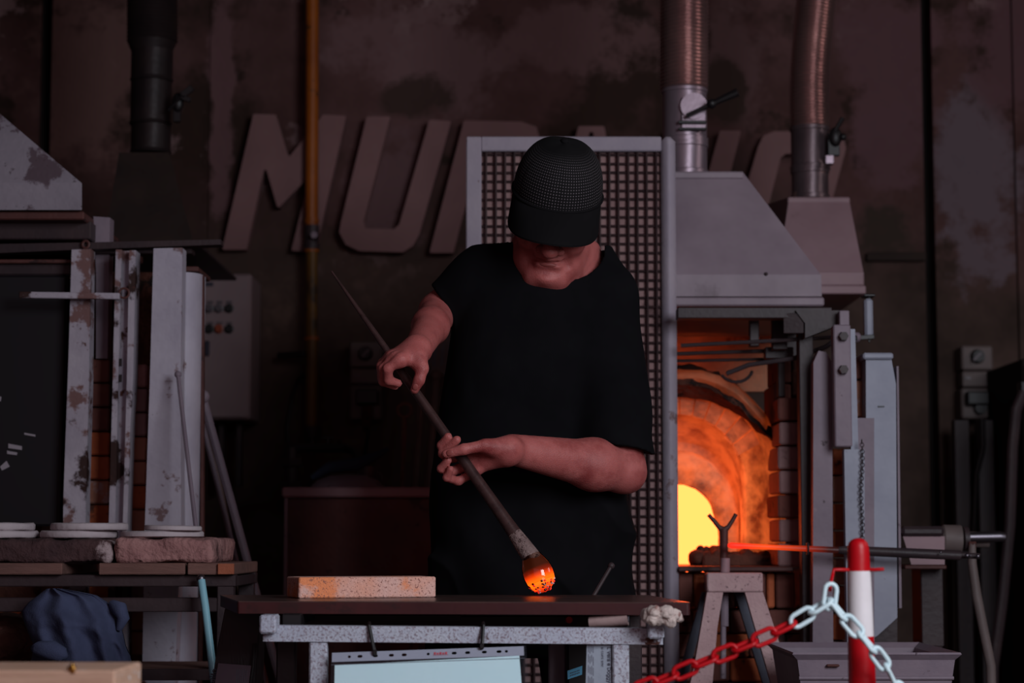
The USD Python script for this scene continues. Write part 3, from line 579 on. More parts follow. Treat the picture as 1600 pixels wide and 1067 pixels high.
for i in range(nv): 
    x = xl1 + (i + .5) * (xr0 - xl1) / nv + rng.uniform(-.001, .001)
    sc.part('wire', tube([(x, YS + .012, zb + .03), (x + rng.uniform(-.0015, .0015), YS + .011, (zb + zat(236)) / 2), (x, YS + .012, zat(236) + .004)], .0036, 6), 'mesh_wire')
z = zat(240)
while z > zb + .04:
    q = rng.uniform(-.001, .001, 3)
    sc.part('wire', tube([(xl1 - .003, YS + .018, z + q[0]), ((xl1 + xr0) / 2, YS + .018, z + q[1]), (xr0 + .003, YS + .018, z + q[2])], .0036, 6), 'mesh_wire'); z -= px
sc.part('foot', [box(((xl0 + xl1) / 2, YS - .1, .015), (.05, .28, .03), .004), box(((xr0 + xr1) / 2, YS - .1, .015), (.05, .28, .03), .004)], 'frame')
sc.done()

# ================================================================== LEFT KILN
YK = 5.0
kn = Thing('annealing_kiln', 'brick kiln with chipped white steel posts and black door', 'kiln')
def kpost(pts, Y, d, mat, name='post', parent=None): return kn.part(name, pprism(pts, Y, d), mat, 30, parent)
kpost([(112, 390), (142, 389), (139, 600), (134, 780), (131, 1240), (95, 1240), (99, 780), (107, 560)], YK - .05, .05, 'paint_rusty')
c = kpost([(181, 390), (190, 390), (184, 620), (180, 816), (179, 1240), (166, 1240), (170, 816), (176, 600)], YK - .05, .06, 'paint_rusty')
kpost([(190, 392), (202, 392), (198, 600), (192, 816), (190, 1240), (179, 1240), (180, 816), (184, 620)], YK - .02, .03, 'paint_rusty', 'post_web', c)
kpost([(202, 391), (212, 391), (208, 590), (204, 660), (199, 816), (197, 1240), (190, 1240), (192, 816), (198, 600)], YK - .05, .06, 'paint_rusty', 'post_flange', c)
for y in (560, 585): kn.part('slot', pbox(186, y, 190, y + 12, YK - .052, .004, 0), 'black', parent=c)
kpost([(240, 388), (285, 387), (282, 600), (283, 830), (265, 1240), (219, 1240), (226, 830), (234, 600)], YK - .09, .06, 'paint')
# rounded side casing next to the wide post
cs = []
def casing(x0, x1, y0, y1, n=10):
    a, b, tp = W(x0, 620, YK - .03), W(x1 - 7, 620, YK - .03), W(x0, y0, YK - .03); a[2] = b[2] = W(x0, y1, YK - .03)[2]; w = b[0] - a[0]; prof = []
    for q in np.linspace(0, math.pi / 2, n): prof.append((a[0] + w * math.sin(q), YK - .03 + .06 * (1 - math.cos(q))))
    prof += [(b[0], YK + .07), (a[0], YK + .07)]
    m = trimesh.creation.extrude_polygon(Polygon(prof), tp[2] - a[2], engine='earcut'); m.apply_translation((0, 0, a[2])); return T(m.vertices, m.faces)
kn.part('casing', casing(283, 316, 425, 1240), 'paint', 40)
kn.part('casing_edge', pprism([(314, 430), (318, 430), (318, 830), (311, 1240), (307, 1240), (313, 830)], YK + .02, .02), 'steel_brown')
kn.part('casing_lid', pbox(288, 416, 310, 424, YK - .02, .2), 'steel_brown')
# door
dr = kn.part('door', pbox(-160, 430, 105, 822, YK + .0, .05, .005), 'glass_dark', label='plain black kiln door')
for q in ([(13, 693), (34, 697), (34, 703), (13, 700)], [(11, 704), (27, 707), (26, 711), (11, 709)], [(0, 729), (10, 720), (15, 729), (3, 735)], [(38, 676), (55, 679), (55, 682), (38, 679)], [(-6, 618), (2, 620), (1, 627), (-6, 626)]):
    kn.part('paper_label', pprism(q, YK - .002, .0025), 'sticker', False, dr)
kn.part('door_frame', [pbox(-160, 405, 112, 430, YK + .01, .05, .004)], 'steel_dark')
# bricks seen between the posts
for i, y in enumerate(range(560, 1000, 38)):
    kn.part('brick', pbox(132, y + 1.2, 171, y + 36.8, YK + .05, .12, .004), ('brick_dark' if i < 3 else ('brick_orange' if i != 5 else 'brick_orange_b')), False)
    kn.part('brick', pbox(202, y + 1.2 + 8, 229, y + 36.8 + 8, YK + .02, .12, .004), ('slab', 'brick_pale', 'brick_pale', 'brick_orange_b', 'brick_orange_b', 'brick_orange', 'brick_orange_b')[i % 7], False)
kn.part('inner_wall', pbox(-160, 425, 244, 1240, YK + .18, .6), 'rubble')
# cross bar and beams on top
kn.part('cross_bar', bar(W(31, 461, YK - .09), W(187, 463, YK - .09), .017, .015), 'paint_rusty')
kn.part('clamp', [tube(W(194, 458, YK - .075) + np.array([[.012 * math.cos(a), 0, .012 * math.sin(a)] for a in np.linspace(0, 2 * math.pi, 12, endpoint=False)]), .003, 6, True)], 'steel_brown')
kn.part('beam', pbox(-160, 330, 131, 343, YK - .08, .8, .003), 'steel_brown'); kn.part('beam', pbox(-160, 345, 142, 374, YK - .02, .6, .003), 'steel_dark')
kn.part('beam', pprism([(-160, 384), (120, 379), (345, 374), (345, 382), (120, 390), (-160, 402)], YK - .03, .05), 'steel_dark')
kn.part('beam', pbox(-160, 405, 118, 411, YK - .01, .05), 'steel_brown'); kn.part('beam', pbox(118, 388, 300, 396, YK + .02, .05), 'steel_dark')
kn.part('flue_post', pprism([(146, 338), (172, 340), (170, 425), (168, 560), (150, 560), (150, 425)], YK + .04, .05), 'steel_grey')
kn.part('lug', [tube(W(134, 382, YK - .04) + np.array([[.008 * math.cos(a), 0, .009 * math.sin(a)] for a in np.linspace(0, 2 * math.pi, 12, endpoint=False)]), .0035, 6, True)], 'steel_brown')
kn.done()
hl = Thing('extraction_hood', 'flaking grey hood with sloping side above the black kiln door', 'hood')
hl.part('canopy', hexa(at3([(-220, 328, 4.9), (128, 328, 4.9), (120, 332, 5.6), (-220, 332, 5.6)]), at3([(-220, 286, 4.9), (128, 286, 4.9), (120, 290, 5.6), (-220, 290, 5.6)])), 'galv_old', False)
hl.part('slope', hexa(at3([(-220, 286.3, 4.9), (128, 286.3, 4.9), (120, 290, 5.6), (-220, 290, 5.6)]), at3([(-220, 120, 5.0), (-68, 120, 5.0), (-72, 124, 5.5), (-220, 124, 5.5)])), 'galv_old', False)
hl.part('chimney', lathe([(0, 0), (.12, 0), (.12, 2.6), (0, 2.6)], W(-150, 122, 5.25), (0, 0, 1), 24), 'black_metal')
hl.done()
bd = Thing('flue_duct', 'sooty black flue with tapered hood between the kiln and the letter M', 'duct')
Yb = 6.1
def seg(x0, x1, y0, y1, r1=None):
    a, b = W((x0 + x1) / 2, y1, Yb), W((x0 + x1) / 2, y0, Yb); R = (x1 - x0) / 2 / F * Yb; return a, b, R
a, b, R = seg(199, 277, -20, 66); up = np.array([b[0], b[1], 4.4])
bd.part('ribbed_hose', corrugated([a, b, up], R, .012, .0025), 'black_metal', 40)
a, b, R = seg(204, 270, 66, 80); bd.part('reducer', lathe([(0, 0), (R, 0), (R * 1.18, (b - a)[2]), (0, (b - a)[2])], a, (0, 0, 1), 36), 'black_metal', 40)
for x0, x1, y0, y1 in ((204, 270, 80, 128), (203, 268, 129, 196), (204, 267, 197, 240)):
    a, b, R = seg(x0, x1, y0, y1); h = (b - a)[2]; bd.part('collar', lathe([(0, 0), (R, 0), (R + .003, .006), (R, .012), (R, h), (0, h)], a, (0, 0, 1), 36), 'black_metal', 40)
bd.part('damper_handle', [rod(W(264, 172, Yb - .1), W(286, 148, Yb - .12), .006, .006, 8), ball(W(278, 160, Yb - .1), (.018, .015, .03), 2), bar(W(284, 150, Yb - .12), W(301, 137, Yb - .12), .012, .02), bar(W(284, 152, Yb - .12), W(298, 157, Yb - .12), .012, .014), pbox(270, 164, 282, 190, Yb - .1, .02)], 'black')
bd.part('taper_hood', hexa(at3([(163, 378, Yb - .35), (302, 378, Yb - .35), (296, 380, Yb + .4), (170, 380, Yb + .4)]), at3([(186, 238, Yb - .15), (264, 238, Yb - .15), (262, 240, Yb + .2), (188, 240, Yb + .2)])), 'black_hood', False)
bd.part('rim', pbox(162, 378, 312, 384, Yb - .36, .78), 'steel_dark')
for x in (170, 295): bd.part('leg', bar(W(x, 384, Yb + .3), W(x, 1230, Yb + .3) * [1, 1, 0], .04, .04), 'steel_dark')
bd.done()

# ================================================================== BACK WALL FITTINGS
gp = Thing('gas_pipe', 'yellow gas pipe running down the wall in front of letter M', 'pipe')
Yp = 7.06
gp.part('pipe', tube([W(488, -330, Yp), W(488, 100, Yp), W(487, 352, Yp)], .0225, 14), 'yellow', 60)
gp.part('coupling', lathe([(0, 0), (.027, 0), (.027, .02), (.024, .022), (.026, .07), (.026, .085), (0, .085)], W(487, 390, Yp), (0, 0, 1), 16), 'steel_dark')
gp.part('coupling_screw', lathe([(0, -.03), (.012, -.03), (.014, -.01), (.014, .01), (0, .01)], W(492, 369, Yp - .03), (0, 1, 0), 8), 'chrome')
gp.part('pipe', tube([W(487, 388, Yp), W(487, 530, Yp), W(487, 672, Yp)], .0205, 14), 'yellow_dull', 60)
for y in (348, 394, 532): gp.part('clamp', lathe([(0, 0), (.026, 0), (.026, .012), (0, .012)], W(487, y, Yp), (0, 0, 1), 16), 'yellow')
gp.part('bracket', [bar(W(436, 556, Yp + .05), W(478, 553, Yp), .03, .02), bar(W(487, 90, Yp + .015), W(487, 90, YW - .045), .02, .02), bar(W(487, 600, Yp + .015), W(487, 600, YW - .045), .02, .02)], 'black')
gp.part('end_valve', [lathe([(0, 0), (.03, 0), (.03, .04), (0, .04)], W(487, 684, Yp), (0, 0, 1), 12), rod(W(487, 684, Yp), W(487, 712, Yp), .014, .012)], 'steel_dark')
gp.done()
def cabinet():
    c = Thing('control_cabinet', 'grey wall control cabinet with two rows of knobs behind the kiln', 'cabinet')
    Y = 6.9
    b = c.part('body', pbox(300, 428, 393, 655, Y, .265, .006), 'cabinet'); d = c.part('door', pbox(303, 431, 390, 652, Y - .012, .012, .003), 'cabinet', parent=b)
    for x in (327, 342, 358):
        for y, mt in ((482, 'knob'), (514, 'knob_orange' if x == 342 else 'black')):
            c.part('button', lathe([(0, -.02), (.011, -.02), (.012, -.006), (.016, -.005), (.016, 0), (0, 0)], W(x, y, Y - .013), (0, 1, 0), 14), mt if x < 358 or y > 500 else 'black')
    c.part('nameplate', [pbox(320, 441, 333, 447, Y - .016, .004, 0)], 'ink'); c.part('plate', [pbox(323 + 15 * i, 470, 333 + 15 * i, 474, Y - .015, .003, 0) for i in range(3)], 'knob')
    c.part('plate', [pbox(323 + 15 * i, 503, 333 + 15 * i, 506, Y - .015, .003, 0) for i in range(3)], 'knob')
    c.part('switch', pbox(319, 532, 327, 556, Y - .022, .012, .003), 'ink')
    c.part('leg', [pbox(340, 655, 350, 760, Y + .1, .05), pbox(368, 655, 378, 760, Y + .1, .05)], 'steel_dark'); c.done()
cabinet()
def switchgear(x0, x1, y0, y1, y2, Y, label, plug):
    s = Thing('socket_box', label, 'socket')
    s.part('switch_box', pbox(x0, y0, x1, y1, Y, .11, .006), 'grey_box')
    cx, cy = (x0 + x1) / 2, (y0 * .55 + y1 * .45)
    k = s.part('rotary_switch', lathe([(0, -.03), (.020, -.03), (.024, -.012), (.026, 0), (0, 0)], W(cx, cy, Y), (0, 1, 0), 20), 'black')
    s.part('switch_lever', bar(W(cx - 6, cy + 6, Y - .036), W(cx + 6, cy - 6, Y - .036), .008, .01), 'knob', parent=k)
    s.part('fuse_cover', pbox(x0 + 1, y1 + 2, x1 - 1, y1 + 26, Y + .004, .09, .004), 'grey_box')
    s.part('label_tag', pbox(x0 + 6, y1 + 10, x0 + 14, y1 + 15, Y - .001, .004, 0), 'knob')
    s.part('socket_housing', pbox(x0, y1 + 28, x1, y2, Y, .11, .006), 'grey_box')
    my = (y1 + 28 + y2) / 2
    s.part('flap', pbox(x0 + 9, y1 + 33, x1 - 5, my + 2, Y - .05, .05, .005), 'black')
    if plug:
        s.part('plug', [lathe([(0, -.09), (.014, -.09), (.02, -.06), (.021, 0), (0, 0)], W(cx + 3, my + 10, Y - .01), (0, .6, .8), 14)], 'steel_brown')
        s.part('cable', tube([W(cx + 3, my + 22, Y - .06), W(cx + 4, my + 50, Y - .05), W(cx - 2, my + 85, Y), W(cx - 8, my + 130, Y + .03)], .007, 8), 'black')
    else:
        s.part('socket', lathe([(0, -.035), (.02, -.035), (.022, 0), (0, 0)], W(cx + 3, my + 8, Y), (0, 1, 0), 16), 'black')
    s.done()
switchgear(546, 596, 534, 574, 656, 7.06, 'old grey socket box with hanging plug and cable left of the man', True)
switchgear(1503, 1551, 540, 578, 654, 7.09, 'old grey socket box with rotary switch right of the furnace', False)
wp = Thing('wall_plaque', 'small pale stained plaque on the wall behind the raised arm', 'plaque')
wp.part('board', pbox(655, 520, 716, 588, 7.0, .03, .004), 'grey_box'); wp.part('print', [pprism([(x, 535 + (i % 3) * 5), (x + 5, 535), (x + 3, 572), (x - 3, 570)], 6.998, .003) for i, x in enumerate((668, 678, 690, 701))], 'ink_soft', False); wp.done()
hs = Thing('cable', 'thin black cable looping from the yellow pipe', 'cable')
hs.part('flex', tube([W(480, 585, 7.07), W(466, 592, 7.13), W(456, 620, 7.15), W(448, 670, 7.15), W(452, 700, 7.15), W(440, 724, 7.15)], .006, 8), 'black'); hs.part('clip', ball(W(474, 586, 7.1), .013, 1), 'black'); hs.done()

# pipes and trunking by the right wall box
cd = Thing('conduit', 'dark cable trunking below the right socket box', 'conduit')
cd.part('trunking', [pbox(1503, 656, 1514, 1225, 6.98, .05)], 'steel_dark'); cd.part('trunking', pbox(1540, 656, 1552, 1225, 6.98, .05), 'steel_dark')
cd.part('cable', tube([W(1535, 655, 6.96), W(1536, 700, 6.96), W(1526, 740, 6.95), W(1522, 830, 6.95)], .01, 8), 'black'); cd.done()
bh = Thing('hose', 'thick dark hose hanging by the right edge of the wall', 'hose')
bh.part('hose', tube([W(1600, 612, 6.3), W(1588, 640, 6.3), W(1582, 700, 6.3), W(1578, 820, 6.3), W(1566, 940, 6.3), W(1552, 1040, 6.3), W(1548, 1200, 6.3)], .017, 10), 'steel_dark'); bh.part('bracket', [pbox(1596, 596, 1630, 620, 6.29, .06)], 'black'); bh.part('stand', bar(W(1616, 600, 6.32), W(1616, 1220, 6.32) * [1, 1, 0], .05, .05), 'black'); bh.done()
lc = Thing('locker', 'dark steel locker in the gloom at the far right', 'locker')
lc.part('body', pbox(1612, 560, 1800, 1200, 6.6, .5, .006), 'soot'); lc.part('door', pbox(1616, 570, 1694, 1190, 6.585, .015, .003), 'black_hood'); lc.part('handle', pbox(1620, 860, 1626, 900, 6.57, .02), 'steel_dark'); lc.done()

# steel trough on the floor, middle of the back
tr = Thing('water_trough', 'dark maroon steel trough with pale rim behind the table', 'trough')
Yt = 5.7
tr.part('front', pbox(446, 778, 690, 1150, Yt, .03), 'steel_brown'); tr.part('rim', [pbox(440, 761, 694, 777, Yt - .02, .06, .005)], 'galv_warm')
tr.part('side', [pbox(440, 775, 450, 1150, Yt, .55), pbox(684, 775, 694, 1150, Yt, .55)], 'steel_grey'); tr.part('back', pbox(440, 765, 694, 1150, Yt + .55, .03), 'steel_dark'); tr.part('shelf', pbox(448, 767, 686, 772, Yt + .04, .52), 'steel_dark')
b0, b1 = W(440, 1140, Yt), W(694, 1140, Yt)
tr.part('leg', [box(((b0[0] + .03), Yt + .04, b0[2] / 2), (.05, .05, b0[2])), box(((b1[0] - .03), Yt + .04, b0[2] / 2), (.05, .05, b0[2])), box(((b0[0] + .03), Yt + .5, b0[2] / 2), (.05, .05, b0[2])), box(((b1[0] - .03), Yt + .5, b0[2] / 2), (.05, .05, b0[2]))], 'steel_dark')
tr.done()
zsh = W(448, 767, Yt + .04)[2]
bw = Thing('metal_basin', 'upturned dark metal basin with a bright glint on the trough', 'basin')
bc = W(543, 750, Yt + .25); bc[2] = zsh
bw.part('bowl', lathe([(.118, 0), (.112, .008), (.105, .02), (.085, .038), (.05, .05), (0, .054)], bc, (0, 0, 1), 40), 'steel_grey', 60); bw.part('rim', lathe([(.114, 0), (.122, .0), (.122, .005), (.114, .006)], bc, (0, 0, 1), 40), 'steel_grey'); bw.done()
bt = Thing('blue_rag', 'long dark blue cloth lying over the basin', 'cloth')
bt.part(None, lumpy(tube([bc + (-.10, -.06, .04), bc + (-.05, -.05, .07), bc + (.03, -.04, .082), bc + (.09, -.04, .11), bc + (.12, -.03, .125)], [.008, .017, .018, .012, .006], 14), .005, 30, 4), plain('navy_cloth', S(36, 46, 66), .95), 60); bt.done()
jar = Thing('tin_mug', 'small pale mug next to the basin on the trough', 'mug')
jc = bc + (.045, .17, .031); jar.part('cup', lathe([(0, -.03), (.028, -.03), (.03, .05), (.027, .05), (.025, -.02), (0, -.02)], jc, (0, 0, 1), 20), 'knob', 40); jar.part('handle', tube(jc + np.array([[.028 + .018 * math.sin(a), 0, .012 + .02 * math.cos(a)] for a in np.linspace(0, math.pi, 9)]), .004, 6), 'knob'); jar.done()
pv = Thing('water_tap', 'dark pipe with tap standing at the trough corner', 'tap')
pv.part('riser', [rod(W(455, 1220, 6.5) * [1, 1, 0], W(455, 700, 6.5), .022, .022), rod(W(455, 728, 6.5), W(455, 716, 6.5), .04, .04, 6), rod(W(455, 762, 6.5), W(455, 752, 6.5), .034, .034, 6)], 'steel_dark')
pv.part('spout', tube([W(455, 703, 6.5), W(475, 700, 6.5), W(540, 700, 6.5), W(556, 706, 6.45), W(562, 722, 6.4)], .014, 10), 'black'); pv.part('tap_handle', [rod(W(512, 700, 6.5), W(512, 684, 6.5), .008), rod(W(503, 684, 6.5), W(521, 684, 6.5), .007), rod(W(530, 700, 6.5), W(530, 688, 6.5), .006)], 'black'); pv.done()

# leaning irons
def iron(name, label, a, b, r, mat='steel_dark', ring=False, r2=None):
    t = Thing(name, label, 'iron rod')
    t.part('shaft', rod(a, b, r, r2 or r, 8), mat)
    d = (b - a) / np.linalg.norm(b - a)
    if ring: t.part('ring', tube(a - d * ring + ring * np.array([[math.cos(q), 0, math.sin(q)] for q in np.linspace(0, 2 * math.pi, 16, endpoint=False)]), .005, 6, True), mat)
    else: t.part('knob', ball(a, r * 1.7, 2), mat)
    t.done()
def down(px, py, Y, Y2, px2):                      # foot of a rod that leaves its head at the pixel and stands on the floor at distance Y2
    return W(px, py, Y), np.array([W(px2, 1000, Y2)[0], Y2, .01])
a, b = down(316, 620, 5.2, 5.55, 520); iron('blow_iron', 'thicker of the two pale irons leaning behind the kiln casing', a, b, .011, 'steel_grey')
a, b = down(312, 645, 5.30, 5.62, 488); iron('blow_iron', 'thinner pale iron touching the thicker one behind the kiln casing', a, b, .007, 'steel_grey')
a, b = down(322, 650, 5.5, 5.6, 462); iron('blow_iron', 'lone iron leaning steeply toward the trough foot', a, b, .008, 'pipe_pale')
iron('iron_poker', 'slender dark rod leaning on the wide white post', W(278, 585, 4.86), W(306, 824, 4.70), .005, 'steel_grey')
iron('ring_iron', 'rod with a ring head standing behind the trough', W(632, 652, 6.4), np.array([W(618, 800, 6.5)[0], 6.32, .0]), .007, 'wood', .022)
for i, (x0, x1, lab) in enumerate(((662, 632, 'leaning pipe nearest the ring headed rod'), (682, 648, 'middle one of the leaning pipes behind the raised hand'), (700, 662, 'leaning pipe half hidden by the black shirt'))):
    a = W(x0, 575 + 12 * i, 6.75); iron('leaning_pipe', lab, a, np.array([W(x1 - 22, 1100, 6.4)[0], 6.4, .0]), .013, 'pipe_pale')

# ================================================================== LEFT BENCH AND WHAT LIES ON IT
YB = 4.4
zt = W(100, 898, YB)[2]                            # top of the bench frame
be = Thing('brick_bench', 'dark angle iron bench carrying slabs in front of the kiln', 'bench')
xa, xb = W(-120, 900, YB)[0], W(368, 900, YB)[0]
for Y in (YB, YB + .34): be.part('rail', box(((xa + xb) / 2, Y + .02, zt - .0125), (xb - xa, .04, .025), .002), 'steel_dark')
for x in (xb - .02, xa + .02): be.part('end_rail', box((x, YB + .19, zt - .014), (.04, .30, .022), .002), 'steel_dark')
for x in (xa + .02, xb - .022):
    for Y in (YB + .02, YB + .36): be.part('leg', box((x, Y, (zt - .02) / 2), (.035, .035, zt - .02), .002), 'steel_dark')
xc = W(118, 930, 4.25)[0]
be.part('lower_rail', box(((xa + xb) / 2, YB + .02, W(200, 945, YB)[2]), (xb - xa, .03, .03), .002), 'steel_dark')
be.done()
hp = W(88, 880, YB); zpl = zt + .0255
def batten(x0, x1, label, mats, end=None):
    t = Thing('timber_batten', label, 'batten'); a, b = W(x0, 890, YB)[0], W(x1, 890, YB)[0]
    t.part('timber', box(((a + b) / 2, YB + .18, zt + .0128), (b - a, .40, .0245), .002), mats)
    if end:
        e = W(end, 890, YB)[0]; t.part('sawn_end', box(((e + b) / 2, YB - .022, zt + .0128), (b - e, .012, .0225), .001), 'wood_end')
    t.done()
batten(-60, 100, 'worn timber batten under the dark blotched slab', 'wood'); batten(157, 291, 'worn timber batten under the rough pink slab', 'wood'); batten(295, 368, 'short timber batten with reddish sawn end sticking out of the bench', 'wood', 343)
zs_ = zt + .0255
def slab(x0, x1, y0, label, mat, seed):
    a, b = W(x0, 880, YB)[0], W(x1, 880, YB)[0]; h = W(100, y0, YB)[2] - zs_
    solo('stone_slab', rough_box(((a + b) / 2, YB + .17, zs_ + h / 2), (b - a, .36, h), .010, 30, seed), mat, label, 'slab', smooth=60); return zs_ + h
zt1 = slab(-70, 174, 843, 'dark stone slab with pale blotches at the bench end', 'slab_dark', 3); zt2 = slab(181, 332, 841, 'rough pinkish stone slab next to the dark slab', 'slab', 6)
def disc(x0, x1, y0, y1, label, tilt=0, lump=0):
    a, b = W(x0, y1, YB + .1)[0], W(x1, y1, YB + .1)[0]; R = (b - a) / 2; zb_ = W(100, y1, YB + .1)[2]; h = W(100, y0, YB + .1)[2] - zb_
    m = lathe([(0, 0), (R * .95, 0), (R, h * .2), (R, h * .75), (R * .96, h), (R * .55, h), (R * .5, h * .8), (0, h * .8)], ((a + b) / 2, YB + .02 + R, zb_), (tilt, 0, 1), 48)
    solo('plaster_disc', lumpy(m, lump or .0008, 30, 3), 'disc', label, 'disc', 'thick pale discs stacked on the slabs' if 0 else None, smooth=50)
disc(-70, 58, 829, 841, 'pale chipped disc, lower of the pair at the picture edge', 0, .002); disc(-72, 52, 817, 829, 'pale chipped disc, upper of the pair at the picture edge', 0, .002)
disc(63, 183, 829, 841, 'thick pale disc, lower one of the middle stack'); disc(79, 199, 817, 829, 'thick pale disc, upper one of the middle stack', 0)
disc(188, 317, 829.5, 840, 'thick pale disc, lower one on the pink slab'); disc(228, 317, 821, 829.5, 'smaller pale disc, upper one on the pink slab', .02)

# jacket hung over the bench rail
def drape():
    rows = [(919, 74, 96), (924, 67, 118), (931, 58, 150), (940, 46, 166), (955, 33, 182), (968, 36, 190), (985, 42, 189), (1005, 51, 195), (1022, 50, 201), (1040, 46, 207), (1067, 44, 214), (1150, 38, 228)]
    ridges = [(.10, .16, .10, .024), (.40, .47, .12, .042), (.70, .82, .09, .032), (.94, .97, .04, .012)]
    nu = 90; P = []
    rr = np.array(rows, float); ys = np.linspace(rr[0, 0], rr[-1, 0], 80)
    for y in ys:
        l, r = np.interp(y, rr[:, 0], rr[:, 1]), np.interp(y, rr[:, 0], rr[:, 2]); v = (y - 919) / 231
        row = []
        for u in np.linspace(0, 1, nu):
            x = l + (r - l) * u
            fold = sum(am * math.exp(-((u - (ua + (ub - ua) * v ** .8 + .02 * math.sin(7 * v + 9 * ua))) / wd) ** 2) * (.45 + .75 * v) for ua, ub, wd, am in ridges)
            fold += .05 * (float(meshkit.fbm(np.array([[3.4 * u - 1.5 * v, 2.2 * v, .3]]), 2, 6)[0]) - .5) + .010 * math.exp(-((v - .20 - .45 * (u - .3) ** 2) / .05) ** 2)
            bul = .050 * math.sqrt(max(0, 1 - (2 * u - 1) ** 2)) * min(1, .25 + v * 3)
            p = W(x, y, YB - .07 - bul - fold); p += (meshkit.fbm(p[None] * 20, 3, 2)[0] - .5) * .014 * np.array([.3, 1, .3]); row.append(p)
        P.append(row)
    P = np.array(P); back = P.copy(); back[..., 1] = np.maximum(P[..., 1] + .012, 0); nv = len(P)
    f = []
    def q(a, b, c, d): f.extend([[a, b, c], [a, c, d]])
    N = nv * nu
    for i in range(nv - 1):
        for j in range(nu - 1):
            a = i * nu + j; q(a, a + nu, a + nu + 1, a + 1); q(N + a, N + a + 1, N + a + nu + 1, N + a + nu)
    for i in range(nv - 1):
        for j in (0, nu - 1):
            a = i * nu + j; q(a, a + nu, N + a + nu, N + a) if j else q(a, N + a, N + a + nu, a + nu)
    for j in range(nu - 1):
        q(j, j + 1, N + j + 1, N + j); a = (nv - 1) * nu + j; q(a, N + a, N + a + 1, a + 1)
    return T(np.vstack([P.reshape(-1, 3), back.reshape(-1, 3)]), f)
jk = Thing('work_jacket', 'dark blue cloth jacket draped over the bench rail', 'jacket')
jk.part('cloth', drape(), 'jacket', 60)
jk.part('sleeve', lumpy(tube([W(176, 944, YB - .08), W(188, 952, YB - .1), W(193, 966, YB - .11), W(186, 984, YB - .10)], [.010, .016, .014, .008], 20), .006, 40, 3), 'jacket', 60)
jk.part('cuff', lumpy(tube([W(52, 1012, YB - .13), W(62, 1014, YB - .155), W(82, 1018, YB - .165), W(98, 1024, YB - .165), W(102, 1026, YB - .16)], [.006, .017, .02, .016, .006], 24), .007, 38, 8), 'jacket', 60)
jk.done()
zlow = W(10, 1040, 4.55)[2]
sh = Thing('lower_shelf', 'dark shelf board low in the brick bench behind the jacket', 'shelf'); a, b = W(-110, 1040, 4.45)[0], W(60, 1040, 4.45)[0]
sh.part('board', box(((xa + xb) / 2, YB + .19, zlow - .011), (xb - xa - .09, .29, .02), .002), 'wood'); sh.part('edge_strip', box(((xa + xb) / 2, YB + .035, zlow - .012), (xb - xa - .09, .01, .024), .001), 'steel_dark'); sh.done()
sk = Thing('sack', 'lumpy brown burlap sack under the bench beside the jacket', 'sack')
cs_ = W(14, 998, 4.55); m = lumpy(ball(cs_, (.062, .08, (cs_[2] - zlow)), 4), .012, 22, 9); m.vertices[:, 2] = np.maximum(m.vertices[:, 2], zlow + .001); sk.part('bag', m, 'sack', 60)
sk.part('tie', tube(cs_ + np.array([[.04 * math.cos(q) - .03, -.055 + .02 * math.sin(q), .03 + .006 * math.sin(3 * q)] for q in np.linspace(0, 2 * math.pi, 16, endpoint=False)]), .004, 6, True), 'wood'); sk.done()
solo('loose_brick', pbox(-30, 936, 17, 962, 4.62, .1, .004), 'brick_orange', 'loose orange brick on top of the burlap sack', 'brick')
tu = Thing('plastic_tube', 'thin pale cyan tube leaning against the bench end', 'tube')
tu.part('tube', tube([W(314, 903, 4.37), W(321, 950, 4.35), W(336, 1075, 4.30), np.array([W(375, 1000, 4.2)[0], 4.2, .0])], .0085, 10), 'cyan_tube', 60); tu.part('cap', ball(W(314, 904, 4.37), .0095, 2), 'chrome'); tu.done()
# wooden crate close to the camera
cr_ = Thing('wooden_crate', 'pale taped plywood crate with brass latch in the near corner', 'crate')
YC = 2.7; zc_ = W(60, 1047, YC)[2]; xa_, xb_ = W(-150, 1060, YC)[0], W(181, 1060, YC)[0]
cr_.part('lid', box(((xa_ + xb_) / 2, YC + .09, zc_ - .02), (xb_ - xa_, .19, .04), .003), 'wood_pale'); cr_.part('box', box(((xa_ + xb_) / 2, YC + .09, (zc_ - .04) / 2), (xb_ - xa_ - .01, .18, zc_ - .041), .003), 'wood_pale')
cr_.part('tape', [pprism([(16, 1056), (70, 1050), (78, 1062), (60, 1075), (10, 1075)], YC - .002, .0018), pprism([(64, 1070), (88, 1052), (156, 1052), (162, 1075)], YC - .003, .0018)], 'paper')
cr_.part('latch', [ball(W(112, 1044, YC - .003), (.006, .004, .004), 2), pbox(109, 1044, 117, 1053, YC - .006, .005, .001), ball(W(113, 1040, YC - .003), (.003, .003, .0035), 2)], plain('brass', S(190, 140, 70), .3, 1.0), 60); cr_.done()

# ================================================================== THE MARVER TABLE
ZT = .765
tb = Thing('marver_table', 'steel marver table with speckled grey frame and dark red top', 'table')
quad = np.array([WZ(371, 939, ZT), WZ(1079, 941, ZT), WZ(1012, 929.5, ZT), WZ(344, 929.5, ZT)])
YTf = quad[0][1]; hth = W(700, 938, YTf)[2] - W(700, 957.5, YTf)[2]
def slabpoly(q, z0, z1, r):
    p = Polygon(q[:, :2]).buffer(-r).buffer(r, quad_segs=4); m = trimesh.creation.extrude_polygon(p, z1 - z0, engine='earcut'); m.apply_translation((0, 0, z0)); return T(m.vertices, m.faces)
tp = tb.part('top_plate', slabpoly(quad, ZT - hth, ZT - .002, .006), 'plate', 30, label='thick dark red plate edge')
tb.part('top_face', slabpoly(quad, ZT - .002, ZT, .004), 'plate_top', 30, parent=tp)
YR = 3.52
zr = W(700, 980, YR)[2]
